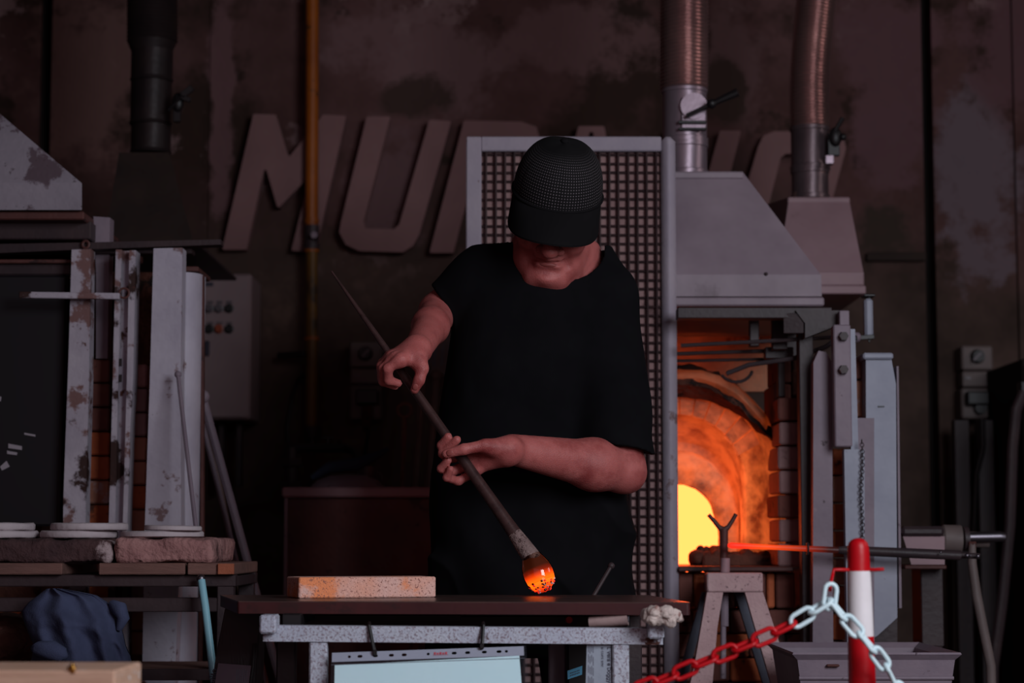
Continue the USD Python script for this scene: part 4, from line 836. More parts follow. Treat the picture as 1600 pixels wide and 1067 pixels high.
def railpoly(a, b, h, Y, d):  return pprism([(a[0], a[1]), (b[0], b[1]), (b[0], b[1] + h), (a[0], a[1] + h)], Y, d)
tb.part('front_rail', railpoly((411, 977), (1036, 982), 25, YR, .035), 'rail')
tb.part('corner_block', pbox(405, 961, 431, 990, YR - .03, .06, .003), 'rail'); tb.part('corner_block', pbox(1013, 967, 1038, 998, YR - .03, .06, .003), 'rail')
tb.part('back_rail', [pbox(426, 962, 1000, 990, 3.98, .035, .002)], 'steel_dark')
for x0, x1, y1 in ((440, 470, 978), (960, 985, 981)): tb.part('bearer', pbox(x0, 959, x1, y1, YR + .05, .41, .002), 'black')  # bearers coloured black for the shade under the plate
tb.part('inner_strip', pbox(432, 960, 720, 970, YR + .30, .02, .002), 'steel_dark')
def leg(x0, x1, y, Y, d, mat): 
    a, b = W(x0, y, Y), W(x1, y, Y); tb.part('leg', box(((a[0] + b[0]) / 2, Y + d / 2, a[2] / 2), (b[0] - a[0], d, a[2]), .003), mat)
leg(483, 511, 1002, YR + .003, .03, 'rail'); leg(957, 983, 1005, YR + .003, .03, 'rail'); leg(857, 884, 1000, 3.95, .03, 'steel_grey'); leg(432, 462, 985, 3.98, .035, 'steel_dark'); leg(975, 1003, 985, 3.98, .035, 'steel_dark')
tb.part('red_knob', lathe([(0, -.016), (.006, -.016), (.007, 0), (0, 0)], W(889, 968, 3.76), (0, 1, 0), 12), 'red')
tb.part('knob_stem', rod(W(889, 968, 3.76), W(889, 968, 3.985), .004), 'steel_dark')
tb.done()
# fire brick
bq0, bq1 = np.array([W(467, 930, 3.76)[0], 3.76]), np.array([W(681, 930, 3.84)[0], 3.84])
bdir = (bq1 - bq0) / np.linalg.norm(bq1 - bq0); bnor = np.array([-bdir[1], bdir[0]]); bl = np.linalg.norm(bq1 - bq0); hb = W(570, 902, 3.80)[2] - ZT
bc_ = (bq0 + bq1) / 2 + bnor * .055
fbx = box((bc_[0], bc_[1], ZT + hb / 2 + .0006), (bl, .11, hb), .0022, np.array([[bdir[0], bnor[0], 0], [bdir[1], bnor[1], 0], [0, 0, 1.]]))
solo('fire_brick', fbx, 'firebrick', 'pale pinkish fire brick lying on the marver table', 'brick', smooth=20)
# short iron standing behind the plate
a, b = W(955, 884, 4.09), W(929, 928, 4.06); d = (b - a)
iron('short_iron', 'short thin dark rod end poking up behind the table plate', a, a + d * 2.2, .0042, 'steel_dark')
# rag and paper roll
rg = Thing('rag', 'crumpled whitish rag draped on the table corner', 'rag')
parts_ = []
for i, (x, y, r, dy) in enumerate([(1013, 961, .014, 0), (1022, 957, .013, -.01), (1030, 965, .014, -.006), (1041, 957, .014, -.012), (1050, 961, .014, -.004), (1046, 970, .012, -.008), (1019, 968, .011, -.012), (1059, 966, .009, 0), (1036, 960, .011, .012)]):
    parts_.append(ball(W(x, y, YR - .045 + dy), (r, r * 1.1, r * .95), 3))
import manifold3d as m3
def union(ms, ln=.004, it=4):
    u = m3.Manifold()
    for q in ms:
        q = trimesh.Trimesh(q.vertices, q.faces, process=True)
        u = u + m3.Manifold(m3.Mesh(np.asarray(q.vertices, np.float32), np.asarray(q.faces, np.uint32)))
    u = u.refine_to_length(ln); q = u.to_mesh(); m = trimesh.Trimesh(q.vert_properties[:, :3], q.tri_verts, process=True)
    return T(taubin(m.vertices, m.faces, it), m.faces)
rg.part(None, lumpy(union(parts_, .0035, 3), .0055, 75, 5), 'rag', 60); rg.done()
pr = Thing('paper_roll', 'rolled pinkish paper lying on the rail under the plate', 'paper roll')
a, b = W(921, 972, YR + .06), W(981, 967, YR + .045)
pr.part('roll', lumpy(tube([a, (a + b) / 2, b], [.0095, .0102, .0108], 20), .0008, 50, 2), 'roll', 50); pr.part('spiral_end', tube(b + np.array([[.001, (.002 + .0008 * q) * math.sin(q) * .9, (.002 + .0008 * q) * math.cos(q)] for q in np.linspace(0, 9, 30)]), .0008, 5), 'ink_soft'); pr.done()
# sheet protector on cable ties
Yh = YR - .012
def hung(px, py, k): return W(px, py, Yh - k)
A_, B_, C_, D_ = W(518, 1019, Yh), W(822, 1008.5, Yh), W(838, 1190, Yh - .11), W(520, 1196, Yh - .11)
ux = (B_ - A_) / np.linalg.norm(B_ - A_); vy = (A_ - D_); vy = vy - ux * vy.dot(ux); vy /= np.linalg.norm(vy); Wd = np.linalg.norm(B_ - A_); Hd = .175
def on_sheet(poly, off, dep):
    ms = [trimesh.creation.extrude_polygon(g, dep, engine='earcut') for g in getattr(poly, 'geoms', [poly])]
    m = cat(*ms); m = T(m.vertices + (0, 0, off), m.faces); return place(m, A_, ux, vy)
film = Polygon([(0, 0), (Wd, 0), (Wd + .004, -Hd), (-.001, -Hd)])
holes = []
s = Wd / 304
for hx in (28, 43, 67, 92, 112, 151, 190, 211, 237, 260, 273):
    holes.append(Point(hx * s, -.0095).buffer(.0026).union(Point((hx + (0 if hx in (28, 151, 273) else 3)) * s, -.0095).buffer(.0026)).convex_hull)
sp = Thing('sheet_protector', 'clear punched sheet protector holding white paper under the table', 'sheet protector')
sp.part('film', on_sheet(film.difference(unary_union(holes)), 0, .0004), 'film', False)
sp.part('punched_strip', on_sheet(sbox(.001, -.0185, Wd - .004, -.001).difference(unary_union(holes)), -.0009, .0006), plain('strip_plastic', S(168, 170, 186), .4), False)
sp.part('paper', on_sheet(Polygon([(.006, -.0245), (Wd - .012, -.0185), (Wd - .006, -Hd + .002), (.007, -Hd + .002)]), -.0016, .0008), 'paper', False)
rp = [on_sheet(sbox((160 + 4.4 * i) * s, -.0112, (160 + 4.4 * i + 3.0) * s, -.0072 - .0012 * (i % 2)), .0005, .0003) for i in range(5)] + [on_sheet(sbox(159 * s, -.0128, 182 * s, -.0122), .0005, .0003)]
sp.part('printed_mark', rp, 'ink_red', False); sp.part('weld_seam', on_sheet(sbox(.0, -.0245, Wd - .003, -.0238), .0004, .0003), 'ink_soft', False)
sp.done()
for i, (xt, xb2, yb2, lab) in enumerate(((577, 586, 1023, 'black cable tie at the fuller end of the sheet protector'), (755, 753, 1013, 'black cable tie at the printed end of the sheet protector'))):
    ct = Thing('cable_tie', lab, 'cable tie')
    p0, p1, p2, p3 = W(xb2, yb2, Yh - .004), W(xt, 978, YR - .003), W(xt, 976, YR + .04), W(xb2, yb2 - 6, YR + .04)
    ct.part('strap', tube([p0, p0 * .4 + p1 * .6, p1, (p1 + p2) / 2 + (0, 0, .004), p2, p3, (p3 + p0) / 2 - (0, 0, .004)], .0032, 8, True), 'black'); ct.part('lock', box(p0 + (0, -.002, .004), (.007, .006, .009), .001), 'black'); ct.done()
# newspaper hanging under the rail, sticker, bag
npz = Thing('newspaper', 'folded newspaper strip hanging beside the table leg', 'newspaper')
nq = [(917, 1003), (955, 1003), (956, 1110), (914, 1110)]
npz.part('sheet', pprism(nq, YR + .012, .004), 'newsprint', False)
dn = W(947, 1110, YR + .011) - W(947, 1004, YR + .011); dn /= np.linalg.norm(dn); rt = np.array([1., 0, 0])
npz.part('headline', place(text('x L vera e Doggy', .0062, .0003, True), W(949, 1004, YR + .0115), dn, rt), 'ink', False)
npz.part('headline', place(text('la si comi smr', .0046, .0003), W(939.5, 1004, YR + .0115), dn, rt), 'ink', False)
ln = []
for i, x in enumerate((919, 921.5, 924, 926.5)):
    for j in range(6): 
        y0 = 1005 + j * 17 + (i * 3) % 5; ln.append(pprism([(x, y0), (x + 1.1, y0), (x + 1.0, y0 + 14 - (i + j) % 4), (x - .1, y0 + 14 - (i + j) % 4)], YR + .0115, .001))
npz.part('text_column', ln, 'ink_soft', False); npz.done()
sb_ = Thing('crate_box', 'black box under the table bearing a cyan sticker', 'box')
yb = 3.9; sb_.part('body', pbox(886, 1000, 925, 1085, yb, .1, .004), 'black'); st = sb_.part('sticker', pprism([(886.5, 1048), (910, 1040), (909.5, 1054), (887, 1061.5)], yb - .0025, .0025), 'cyan_paper', False, label='cyan printed sticker')
sb_.part('printed_line', [pprism([(890 + 2.6 * i + 1, 1052.5 + k - .85 * i), (891.6 + 2.6 * i + 1, 1052 + k - .85 * i), (891.4 + 2.6 * i + 1, 1054.0 + k - .85 * i), (889.9 + 2.6 * i + 1, 1054.4 + k - .85 * i)], yb - .0032, .001) for i in range(6) for k in (-1.6, 2.2)], 'ink_soft', False, st)
zq = W(900, 1085, yb)[2]; sb_.part('stand', box((W(905, 1085, yb)[0], yb + .05, zq / 2), (.035, .08, zq)), 'black'); sb_.done()
bg = Thing('cement_bag', 'dark tall sack with printed pale label beside the table leg', 'bag')
YG = 3.99
bgp = Polygon(xz([(352, 948), (404, 952), (402, 1010), (398, 1075), (392, 1500), (318, 1500), (332, 1060), (340, 1010)], YG)).buffer(-.008).buffer(.008)
m = prism(bgp, YG, .12); bg.part('sack', lumpy(trimesh.Trimesh(m.vertices, m.faces).subdivide_to_size(.03), .004, 18, 3), 'bag', 50)
lb = bg.part('label', pprism([(341, 1036), (394, 1040), (388, 1120), (327, 1120)], YG - .008, .003), 'label_paper', False, label='printed pale label')
dn = W(343, 1035, YG) - W(333.5, 1075, YG); dn /= np.linalg.norm(dn)
bg.part('lettering', place(text('alto', .011, .0004, True), W(334.5, 1067, YG - .0085), dn, -np.cross(dn, [0, 1., 0]) if np.cross(dn, [0, 1., 0])[0] > 0 else np.cross(dn, [0, 1., 0])), 'ink', False, lb)
bg.part('small_print', [pprism([(x, 1045 + (i % 3) * 2), (x + 1.2, 1045), (x - 3, 1110), (x - 4.2, 1110)], YG - .0085, .001) for i, x in enumerate((370, 373, 376, 379, 382, 385))], 'ink_soft', False, lb)
bg.part('fold', tube([W(397, 1005, YG - .006), W(395, 1040, YG - .008), W(390, 1075, YG - .006)], .003, 6), 'bag'); bg.done()

# ================================================================== TRESTLE, FORK AND HOT IRON IN FRONT OF THE FURNACE
Yv = 4.92
ts = Thing('trestle', 'speckled grey steel trestle standing before the furnace mouth', 'trestle')
ts.part('top_block', pbox(1105, 895, 1192, 925, Yv, .06, .003), 'trestle')
fl = lambda pts, Y, d, mat, nm='leg': ts.part(nm, pprism(pts, Y, d), mat)
fl([(1105, 925), (1130, 925), (1121, 980), (1098, 1240), (1040, 1240), (1085, 1040)], Yv + .005, .03, 'trestle'); fl([(1164, 925), (1192, 925), (1238, 1067), (1296, 1240), (1264, 1240), (1205, 1067)], Yv + .005, .03, 'trestle')
fl([(1098, 925), (1110, 925), (1072, 1067), (1020, 1240), (1000, 1240), (1058, 1067)], Yv + .16, .03, 'steel_navy'); fl([(1148, 925), (1164, 925), (1214, 1067), (1272, 1240), (1252, 1240), (1192, 1067)], Yv + .16, .03, 'steel_navy')
ts.part('top_side', pbox(1108, 897, 1190, 922, Yv + .06, .13), 'steel_dark')
ts.part('fork_sleeve', [rod(W(1132, 926, Yv + .08), W(1132, 978, Yv + .08), .010, .010), rod(W(1130, 978, Yv + .08), W(1130, 1060, Yv + .08), .007, .007)], 'steel_grey')
ts.done()
fk = Thing('pipe_fork', 'Y shaped iron pipe rest in front of the glowing mouth', 'pipe rest')
fk.part('stem', [rod(W(1131, 896, Yv + .05), W(1131, 826, Yv + .05), .0095, .0105, 14)], 'steel_brown', 60); fk.part('sleeve', rod(W(1133, 894, Yv + .045), W(1133, 872, Yv + .045), .0115, .0115, 14), 'galv_warm', 60)
for pts in ([(1131, 829), (1123, 823), (1115, 813), (1107, 804)], [(1131, 829), (1138, 823), (1144, 814), (1150, 803)]): fk.part('prong', tube([W(x, y, Yv + .05) for x, y in pts], [.009, .0058, .0052, .005], 10), 'steel_brown', 60)
fk.done()
hp0, hp1 = W(1139, 852, Yv - .005), W(1512, 868, Yv - .03)
hr = Thing('hot_iron', 'long iron with red hot tip resting on the furnace fork', 'iron rod')
mt = hot_rod('hot_iron_metal', hp0, hp1, [(0, (1.2, .03, .012)), (.05, (1.2, .03, .008)), (.15, (1.0, .075, .006)), (.33, (.25, .012, .002)), (.42, (.03, .002, 0)), (.5, (0, 0, 0))], S(46, 34, 34))
L = lambda s: hp0 + (hp1 - hp0) * s
hr.part('shaft', tube([L(-.005), L(.01), L(.03), L(.2), L(.4), L(.47)], [.004, .0075, .0068, .006, .0075, .0075], 14), mt, 60)
hr.part('sleeve', tube([L(.46), L(.5), L(.75), L(.97)], [.0085, .0115, .012, .012], 14), 'steel_dark', 60)
hr.part('ring', tube(L(.33) + .013 * np.array([[0, math.cos(q), math.sin(q)] for q in np.linspace(0, 2 * math.pi, 14, endpoint=False)]), .0028, 6, True), 'steel_dark')
for x, y, s_ in ((1511, 868, .0055), (1516, 868, .003), (1528, 869, .0055), (1470, 863, .003)): hr.part('bolt', ball(W(x, y, Yv - .055), s_, 2), 'chrome', 60)
hr.part('grip', rod(L(.97), L(1.05), .007, .007), 'steel_dark'); hr.done()
bn = Thing('gas_burner', 'grey burner box with chrome pipe on a dark pedestal', 'burner')
Yn = 5.12
bn.part('box', hexa(at3([(1424, 882, Yn), (1476, 882, Yn), (1476, 880, Yn + .2), (1424, 880, Yn + .2)]), at3([(1411, 838, Yn), (1476, 838, Yn), (1476, 836, Yn + .2), (1411, 836, Yn + .2)])), 'galv_warm', False)
bn.part('cover', [pbox(1409, 822, 1476, 838, Yn - .01, .22, .008)], 'steel_dark'); bn.part('motor', lathe([(0, 0), (.03, 0), (.036, .006), (.036, .05), (.02, .055), (.02, .12), (0, .12)], W(1470, 842, Yn + .08), (1, 0, -.02), 24), 'grey_box', 40)
bn.part('flange', lathe([(0, 0), (.03, 0), (.03, .012), (0, .012)], W(1505, 842, Yn + .06), (1, 0, 0), 24), 'steel_dark'); bn.part('chrome_pipe', tube([W(1512, 840, Yn + .05), W(1562, 838, Yn + .05), W(1570, 839, Yn + .05)], [.0135, .0135, .011], 16), 'chrome', 60)
bn.part('pedestal', [pbox(1441, 888, 1473, 1010, Yn + .04, .12), pbox(1441, 1010, 1473, 1290, Yn + .04, .12)], 'steel_dark'); bn.part('shelf', pbox(1414, 883, 1479, 889, Yn - .02, .24), 'steel_brown')
bn.part('hose', tube([W(1519, 850, Yn + .03), W(1519, 880, Yn + .02), W(1526, 930, Yn), W(1538, 990, Yn), W(1548, 1040, Yn), W(1550, 1120, Yn), W(1552, 1280, Yn)], [.009, .011, .012, .012, .012, .012, .012], 10), 'grey_box', 60); bn.part('hose_nut', rod(W(1519, 846, Yn + .03), W(1519, 862, Yn + .03), .010, .010, 6), 'steel_brown'); bn.done()
# trough tub
tg = Thing('metal_tub', 'grey metal tub with flared rim behind the bollard', 'tub')
Yg = 4.35
o1, o2 = W(1246, 1026, Yg), W(1492, 1022, Yg)
def ringq(z, g, y0=Yg, dpt=.42): xa, xb = o1[0] - g, o2[0] + g; return np.array([(xa, y0 - g, z), (xb, y0 - g, z), (xb, y0 + dpt + g, z), (xa, y0 + dpt + g, z)])
zt_ = o2[2]; rings = [ringq(.12, -.05), ringq(zt_ - .10, -.012), ringq(zt_ - .012, 0), ringq(zt_, .012), ringq(zt_ + .004, .010), ringq(zt_ - .008, -.004), ringq(.14, -.06)]
def loft(rs):
    v = np.vstack(rs); n = len(rs[0]); f = []
    for i in range(len(rs) - 1):
        for j in range(n): j2 = (j + 1) % n; f += [[i * n + j, i * n + j2, (i + 1) * n + j2], [i * n + j, (i + 1) * n + j2, (i + 1) * n + j]]
    f += [[0, 2, 1], [0, 3, 2]]; k = (len(rs) - 1) * n; f += [[k, k + 1, k + 2], [k, k + 2, k + 3]]
    return T(v, f)
tg.part('basin', loft(rings), 'steel_grey', False); tg.part('swage_line', [tube([ringq(zt_ - .05, -.003)[i] for i in (0, 1)], .004, 8)], 'steel_grey')
tg.part('handle', [pbox(1292, 1038, 1312, 1042, Yg - .01, .012, .002)], 'steel_brown')
for sx in (0, 1): tg.part('foot', box(((o1[0] + .08) if sx == 0 else (o2[0] - .08), Yg + .21, .06), (.05, .36, .12), .003), 'steel_dark')
tg.done()

# ================================================================== BOLLARD AND CHAIN
YO = 3.2
bo = Thing('bollard', 'red and white plastic barrier post with domed red cap', 'bollard')
ob = W(1347, 1067, YO); top = W(1340.5, 841, YO); ax = (top - ob) / np.linalg.norm(top - ob); o = ob - ax * (ob[2] / ax[2])
def hz(py): return np.dot(W(1345, py, YO) - o, ax)
px1 = YO / F
def R_(w): return w / 2 * px1
bo.part('cap', lathe([(R_(35.5), hz(893)), (R_(34.5), hz(870)), (R_(33), hz(856)), (R_(29), hz(848)), (R_(20), hz(843)), (R_(9), hz(841)), (0, hz(840.5))], o, ax, 40), 'red', 60)
bo.part('white_band', lathe([(R_(40), hz(996)), (R_(38.5), hz(940)), (R_(36), hz(892))], o, ax, 40), 'white_plastic', 60)
bo.part('red_tube', lathe([(R_(43), .03), (R_(42), hz(1067)), (R_(40), hz(994))], o, ax, 40), 'red', 60)
bo.part('base', lathe([(0, 0), (.15, 0), (.15, .02), (.12, .04), (.03, .06), (0, .06)], o, (0, 0, 1), 40), 'black', 50)
for x0, x1, dr_ in ((1327, 1303, 0), (1355, 1381, 1)):
    pts = [W(x0, 890, YO - .005), W((x0 + x1) / 2, 890, YO - .012), W(x1, 890 - dr_, YO - .012)]
    if not dr_: pts += [W(1301, 897, YO - .015), W(1297, 915, YO - .03), W(1297, 922, YO - .05)]
    bo.part('hook', tube(pts, .0028, 8), 'red', 60)
bo.done()
chn = Thing('barrier_chain', 'plastic chain of red and white links hooked to the bollard', 'chain')
Yl = YO - .06
def link(c, d, n, L=.046, Wd=.026, r=.0036):
    d = d / np.linalg.norm(d); n = n - d * n.dot(d); n /= np.linalg.norm(n); s = np.cross(n, d); R = Wd / 2 - r; hl = L / 2 - r - R; p = []
    for a in np.linspace(-math.pi / 2, math.pi / 2, 8): p.append(c + d * (hl + R * math.cos(a)) + s * (R * math.sin(a)))
    for a in np.linspace(math.pi / 2, 3 * math.pi / 2, 8): p.append(c + d * (-hl + R * math.cos(a)) + s * (R * math.sin(a)))
    return tube(p, r, 8, True)
def chain(path, mats, flip=0):
    P = np.array([W(x, y, Yl + dy) for x, y, dy in path]); s = np.r_[0, np.cumsum(np.linalg.norm(np.diff(P, axis=0), axis=1))]
    ss = np.linspace(0, s[-1], 400); Q = np.c_[[np.interp(ss, s, P[:, k]) for k in range(3)]].T
    for _ in range(30): Q[1:-1] = (Q[:-2] + 2 * Q[1:-1] + Q[2:]) / 4
    s = np.r_[0, np.cumsum(np.linalg.norm(np.diff(Q, axis=0), axis=1))]; pitch = .046 - 4 * .0036 + .001; k = 0; at_ = pitch / 2
    while at_ < s[-1]:
        c = np.array([np.interp(at_, s, Q[:, i]) for i in range(3)]); c2 = np.array([np.interp(min(at_ + .01, s[-1]), s, Q[:, i]) for i in range(3)]); c1 = np.array([np.interp(at_ - .01, s, Q[:, i]) for i in range(3)])
        d = c2 - c1; n = np.array([.18, -1, .12]) if (k + flip) % 2 == 0 else np.array([.25, -.25, 1.])
        chn.part('link', link(c, d, n), mats(k), 60); at_ += pitch; k += 1
chain([(1296, 938, 0), (1284, 946, 0), (1240, 973, 0), (1200, 993, 0), (1150, 1014, 0), (1100, 1034, 0), (1050, 1056, 0), (1000, 1076, .0), (900, 1110, .0), (700, 1160, .02)], lambda k: 'chain_white' if k < 2 else 'red', 1)
chain([(1298, 940, 0), (1315, 960, 0), (1340, 987, -.01), (1362, 1012, -.01), (1385, 1042, 0), (1405, 1080, .01), (1430, 1130, .02), (1480, 1240, .02)], lambda k: 'chain_white' if k < 7 else 'red', 1)
chn.part('link', link(W(1297, 932, Yl - .002), np.array([.12, 0, 1.]), np.array([.2, -1, 0.])), 'chain_white', 60)
chn.done()

# ================================================================== THE GLASSMAKER
def sn(fn, lo, hi, h, B=20):                       # surface nets over a signed distance function, evaluated only near the surface
    lo = np.asarray(lo, float); n = np.ceil((np.asarray(hi, float) - lo) / h).astype(int) + 1
    G = np.full(n, 1.0, np.float32)
    for ix in range(0, n[0], B):
        for iy in range(0, n[1], B):
            cz = np.arange(0, n[2], B); nx, ny = min(B, n[0] - ix), min(B, n[1] - iy)
            c = np.stack([np.full(len(cz), ix + nx / 2), np.full(len(cz), iy + ny / 2), cz + B / 2], 1) * h + lo
            d = fn(c); rad = B * h * .87 * 1.35 + .012
            for k, z in enumerate(cz):
                nz = min(B, n[2] - z); sl = (slice(ix, ix + nx), slice(iy, iy + ny), slice(z, z + nz))
                if abs(d[k]) > rad: G[sl] = d[k]; continue
                g = np.stack(np.meshgrid(np.arange(ix, ix + nx), np.arange(iy, iy + ny), np.arange(z, z + nz), indexing='ij'), -1).reshape(-1, 3) * h + lo
                G[sl] = fn(g).reshape(nx, ny, nz)
    ins = G < 0
    acc = np.zeros(tuple(n - 1) + (3,), np.float32); cnt = np.zeros(tuple(n - 1), np.float32); faces_src = []
    for ax in range(3):
        a = [slice(None)] * 3; b = [slice(None)] * 3; a[ax] = slice(0, -1); b[ax] = slice(1, None)
        e = np.argwhere(ins[tuple(a)] != ins[tuple(b)])
        e2 = e.copy(); e2[:, ax] += 1
        g0, g1 = G[tuple(e.T)], G[tuple(e2.T)]; t = g0 / (g0 - g1); p = e.astype(np.float32); p[:, ax] += t
        u, w = (ax + 1) % 3, (ax + 2) % 3
        ok = (e[:, u] > 0) & (e[:, w] > 0) & (e[:, u] < n[u] - 1) & (e[:, w] < n[w] - 1)
        for du in (0, -1):
            for dw in (0, -1):
                q = e.copy(); q[:, u] += du; q[:, w] += dw; m = np.all((q >= 0) & (q < n - 1), 1); qq = q[m]
                np.add.at(acc, tuple(qq.T), p[m]); np.add.at(cnt, tuple(qq.T), 1)
        faces_src.append((e[ok], g0[ok] < 0, u, w))
    cells = np.argwhere(cnt > 0); idx = np.full(tuple(n - 1), -1, int); idx[tuple(cells.T)] = np.arange(len(cells))
    V = acc[tuple(cells.T)] / cnt[tuple(cells.T)][:, None] * h + lo; Fs = []
    for e, inside, u, w in faces_src:
        def at_(du, dw):
            q = e.copy(); q[:, u] += du; q[:, w] += dw; return idx[tuple(q.T)]
        quad_ = np.stack([at_(-1, -1), at_(0, -1), at_(0, 0), at_(-1, 0)], 1); quad_[~inside] = quad_[~inside][:, ::-1]
        Fs.append(np.vstack([quad_[:, [0, 1, 2]], quad_[:, [0, 2, 3]]]))
    f = np.vstack(Fs); return T(taubin(V, f), f)
def cap_(P, a, b, ra, rb):
    a = np.asarray(a, float); d = np.asarray(b, float) - a; h = np.clip((P - a) @ d / max(d @ d, 1e-12), 0, 1)
    return np.linalg.norm(P - a - h[:, None] * d, axis=1) - (ra + (rb - ra) * h)
def ell_(P, c, r):
    q = (P - c) / r; k0 = np.linalg.norm(q, axis=1); k1 = np.linalg.norm(q / r, axis=1); return k0 * (k0 - 1) / np.maximum(k1, 1e-9)
def sm(a, b, k):
    h = np.maximum(k - np.abs(a - b), 0) / k; return np.minimum(a, b) - h * h * k * .25
def sx(a, b, k): return -sm(-a, -b, k)             # smooth max
man = Thing('person', 'glassmaker in black T-shirt and dotted cap bending over the hot glass', 'person')
# head frame: side (picture right), forward (towards the camera and down), up
pit, yaw, rol = math.radians(30), math.radians(4), math.radians(9)
fwd = np.array([-math.sin(yaw) * math.cos(pit), -math.cos(yaw) * math.cos(pit), -math.sin(pit)])
rgt = np.array([math.cos(yaw), -math.sin(yaw), 0]); upv = np.cross(rgt, -fwd) * -1
upv = np.cross(fwd, rgt) * 1.0
if upv[2] < 0: upv = -upv
rgt, upv = rgt * math.cos(rol) - upv * math.sin(rol), upv * math.cos(rol) + rgt * math.sin(rol)
HR = np.stack([rgt, fwd, upv], 1)                  # columns; local (s, f, u) -> world
HC = W(867, 331, 4.27); HS = 1.06
def hw(p): return HC + HR @ (np.asarray(p, float) * HS)
def head_sdf(P):
    q = ((P - HC) @ HR) / HS; e = lambda c, r: ell_(q, np.array(c), np.array(r)); c = lambda a, b, ra, rb: cap_(q, a, b, ra, rb)
    d = e((0, -.008, .042), (.076, .096, .084))
    d = sm(d, e((0, .028, -.042), (.060, .066, .080)), .03)
    for s in (-1, 1):
        d = sm(d, c((s * .048, .006, -.066), (s * .022, .070, -.106), .022, .020), .022)
        d = sm(d, e((s * .038, .060, -.035), (.030, .030, .028)), .02)
        d = sm(d, e((s * .041, .046, -.080), (.021, .026, .022)), .018)
    d = sm(d, e((0, .084, -.104), (.021, .017, .015)), .012)
    d = sm(d, e((0, .028, -.124), (.036, .036, .018)), .014)
    for s in (-1, 1):
        d = sm(d, c((s * .012, .090, .034), (s * .046, .074, .032), .011, .010), .014)
        d = sx(d, -e((s * .031, .098, .016), (.019, .016, .011)), .008)
    d = sm(d, c((0, .092, .022), (0, .116, -.030), .009, .0150), .010); d = sm(d, e((0, .122, -.036), (.0175, .0165, .0145)), .008)
    for s in (-1, 1):
        d = sm(d, e((s * .0185, .104, -.040), (.0115, .013, .010)), .006)
        d = sx(d, -c((s * .026, .098, -.038), (s * .041, .080, -.078), .0055, .0065), .008)
    d = sm(d, c((-.022, .085, -.066), (0, .095, -.062), .006, .0075), .01); d = sm(d, c((.022, .085, -.066), (0, .095, -.062), .006, .0075), .01)
    d = sm(d, c((-.018, .086, -.080), (.018, .086, -.080), .007, .007), .01)
    for s in (-1, 1): d = sx(d, -c((s * .030, .082, -.070), (0, .103, -.0715), .0042, .0042), .005)
    d = sx(d, -c((-.018, .100, -.0915), (.018, .100, -.0915), .007, .007), .010)
    for s in (-1, 1): d = sm(d, np.maximum(e((s * .078, -.012, -.002), (.011, .022, .034)), -e((s * .088, -.006, .002), (.008, .012, .022))), .008)
    return d * HS
# joints
shR, elR, wrR = W(758, 430, 4.37), W(685, 487, 4.38), W(653, 546, 4.09)
shL, elL, wrL = W(948, 462, 4.35), W(976, 737, 4.22), W(800, 702, 4.06)
neck0 = W(880, 438, 4.42)
TOR = np.array([  # row, left, right, front-back half, centre distance
    (352, 800, 915, .06, 4.38), (385, 772, 945, .085, 4.38), (420, 738, 948, .105, 4.38), (460, 716, 968, .12, 4.38), (520, 704, 980, .135, 4.38), (590, 694, 982, .145, 4.375), (660, 684, 974, .152, 4.37), (740, 674, 975, .158, 4.37), (850, 668, 986, .155, 4.37), (935, 668, 994, .15, 4.37), (1010, 672, 996, .15, 4.38)], float)
tz = np.array([W(800, r[0], r[4])[2] for r in TOR]); tcx = np.array([W((r[1] + r[2]) / 2, r[0], r[4])[0] for r in TOR]); thx = np.array([(r[2] - r[1]) / 2 / F * r[4] for r in TOR])
o_ = np.argsort(tz)
def torso(P, grow=0):
    z = P[:, 2]; I = lambda a: np.interp(z, tz[o_], np.asarray(a)[o_])
    hx, hy = I(thx) + grow, I(TOR[:, 3]) + grow
    x, y = (P[:, 0] - I(tcx)) / hx, (P[:, 1] - I(TOR[:, 4])) / hy
    k = (np.abs(x) ** 2.5 + np.abs(y) ** 2.5) ** (1 / 2.5)
    d = (k - 1) * np.minimum(hx, hy) * .8
    return d
def upper(P, grow=0):                              # torso without sleeves, closed on top by the shoulders
    d = np.maximum(torso(P, grow), P[:, 2] - (tz.max() + grow))
    return d
pinch = .05
def P3(px, py, d, y0): return W(px, py, y0 + d)
yL, yR = 4.02, 4.06                                # distance of the iron at the two hands
fl_ = {'index': [(737, 700, .030), (703, 708, .032), (690, 696, .006), (700, 682, -.010)], 'middle': [(737, 710, .034), (700, 716, .036), (692, 708, .004), (714, 687, -.016)],
       'ring': [(740, 722, .030), (706, 737, .034), (690, 732, .004), (700, 719, -.012)], 'little': [(746, 735, .024), (716, 752, .024), (698, 746, -.002), (704, 733, -.014)]}
tl_ = [(785, 700, -.004), (757, 696, -.022), (725, 702, -.030), (697, 709, -.024)]
fr_ = {'index': [(627, 561, -.036), (606, 576, -.032), (607, 594, -.016), (622, 599, -.006)], 'middle': [(618, 558, -.024), (599, 576, -.014), (599, 596, .004), (617, 603, .012)],
       'ring': [(612, 557, -.008), (596, 572, .006), (597, 591, .020), (613, 597, .026)], 'little': [(610, 556, .008), (597, 567, .020), (597, 583, .032), (610, 589, .036)]}
tr_ = [(654, 556, -.014), (660, 576, -.024), (655, 594, -.026), (648, 609, -.020)]
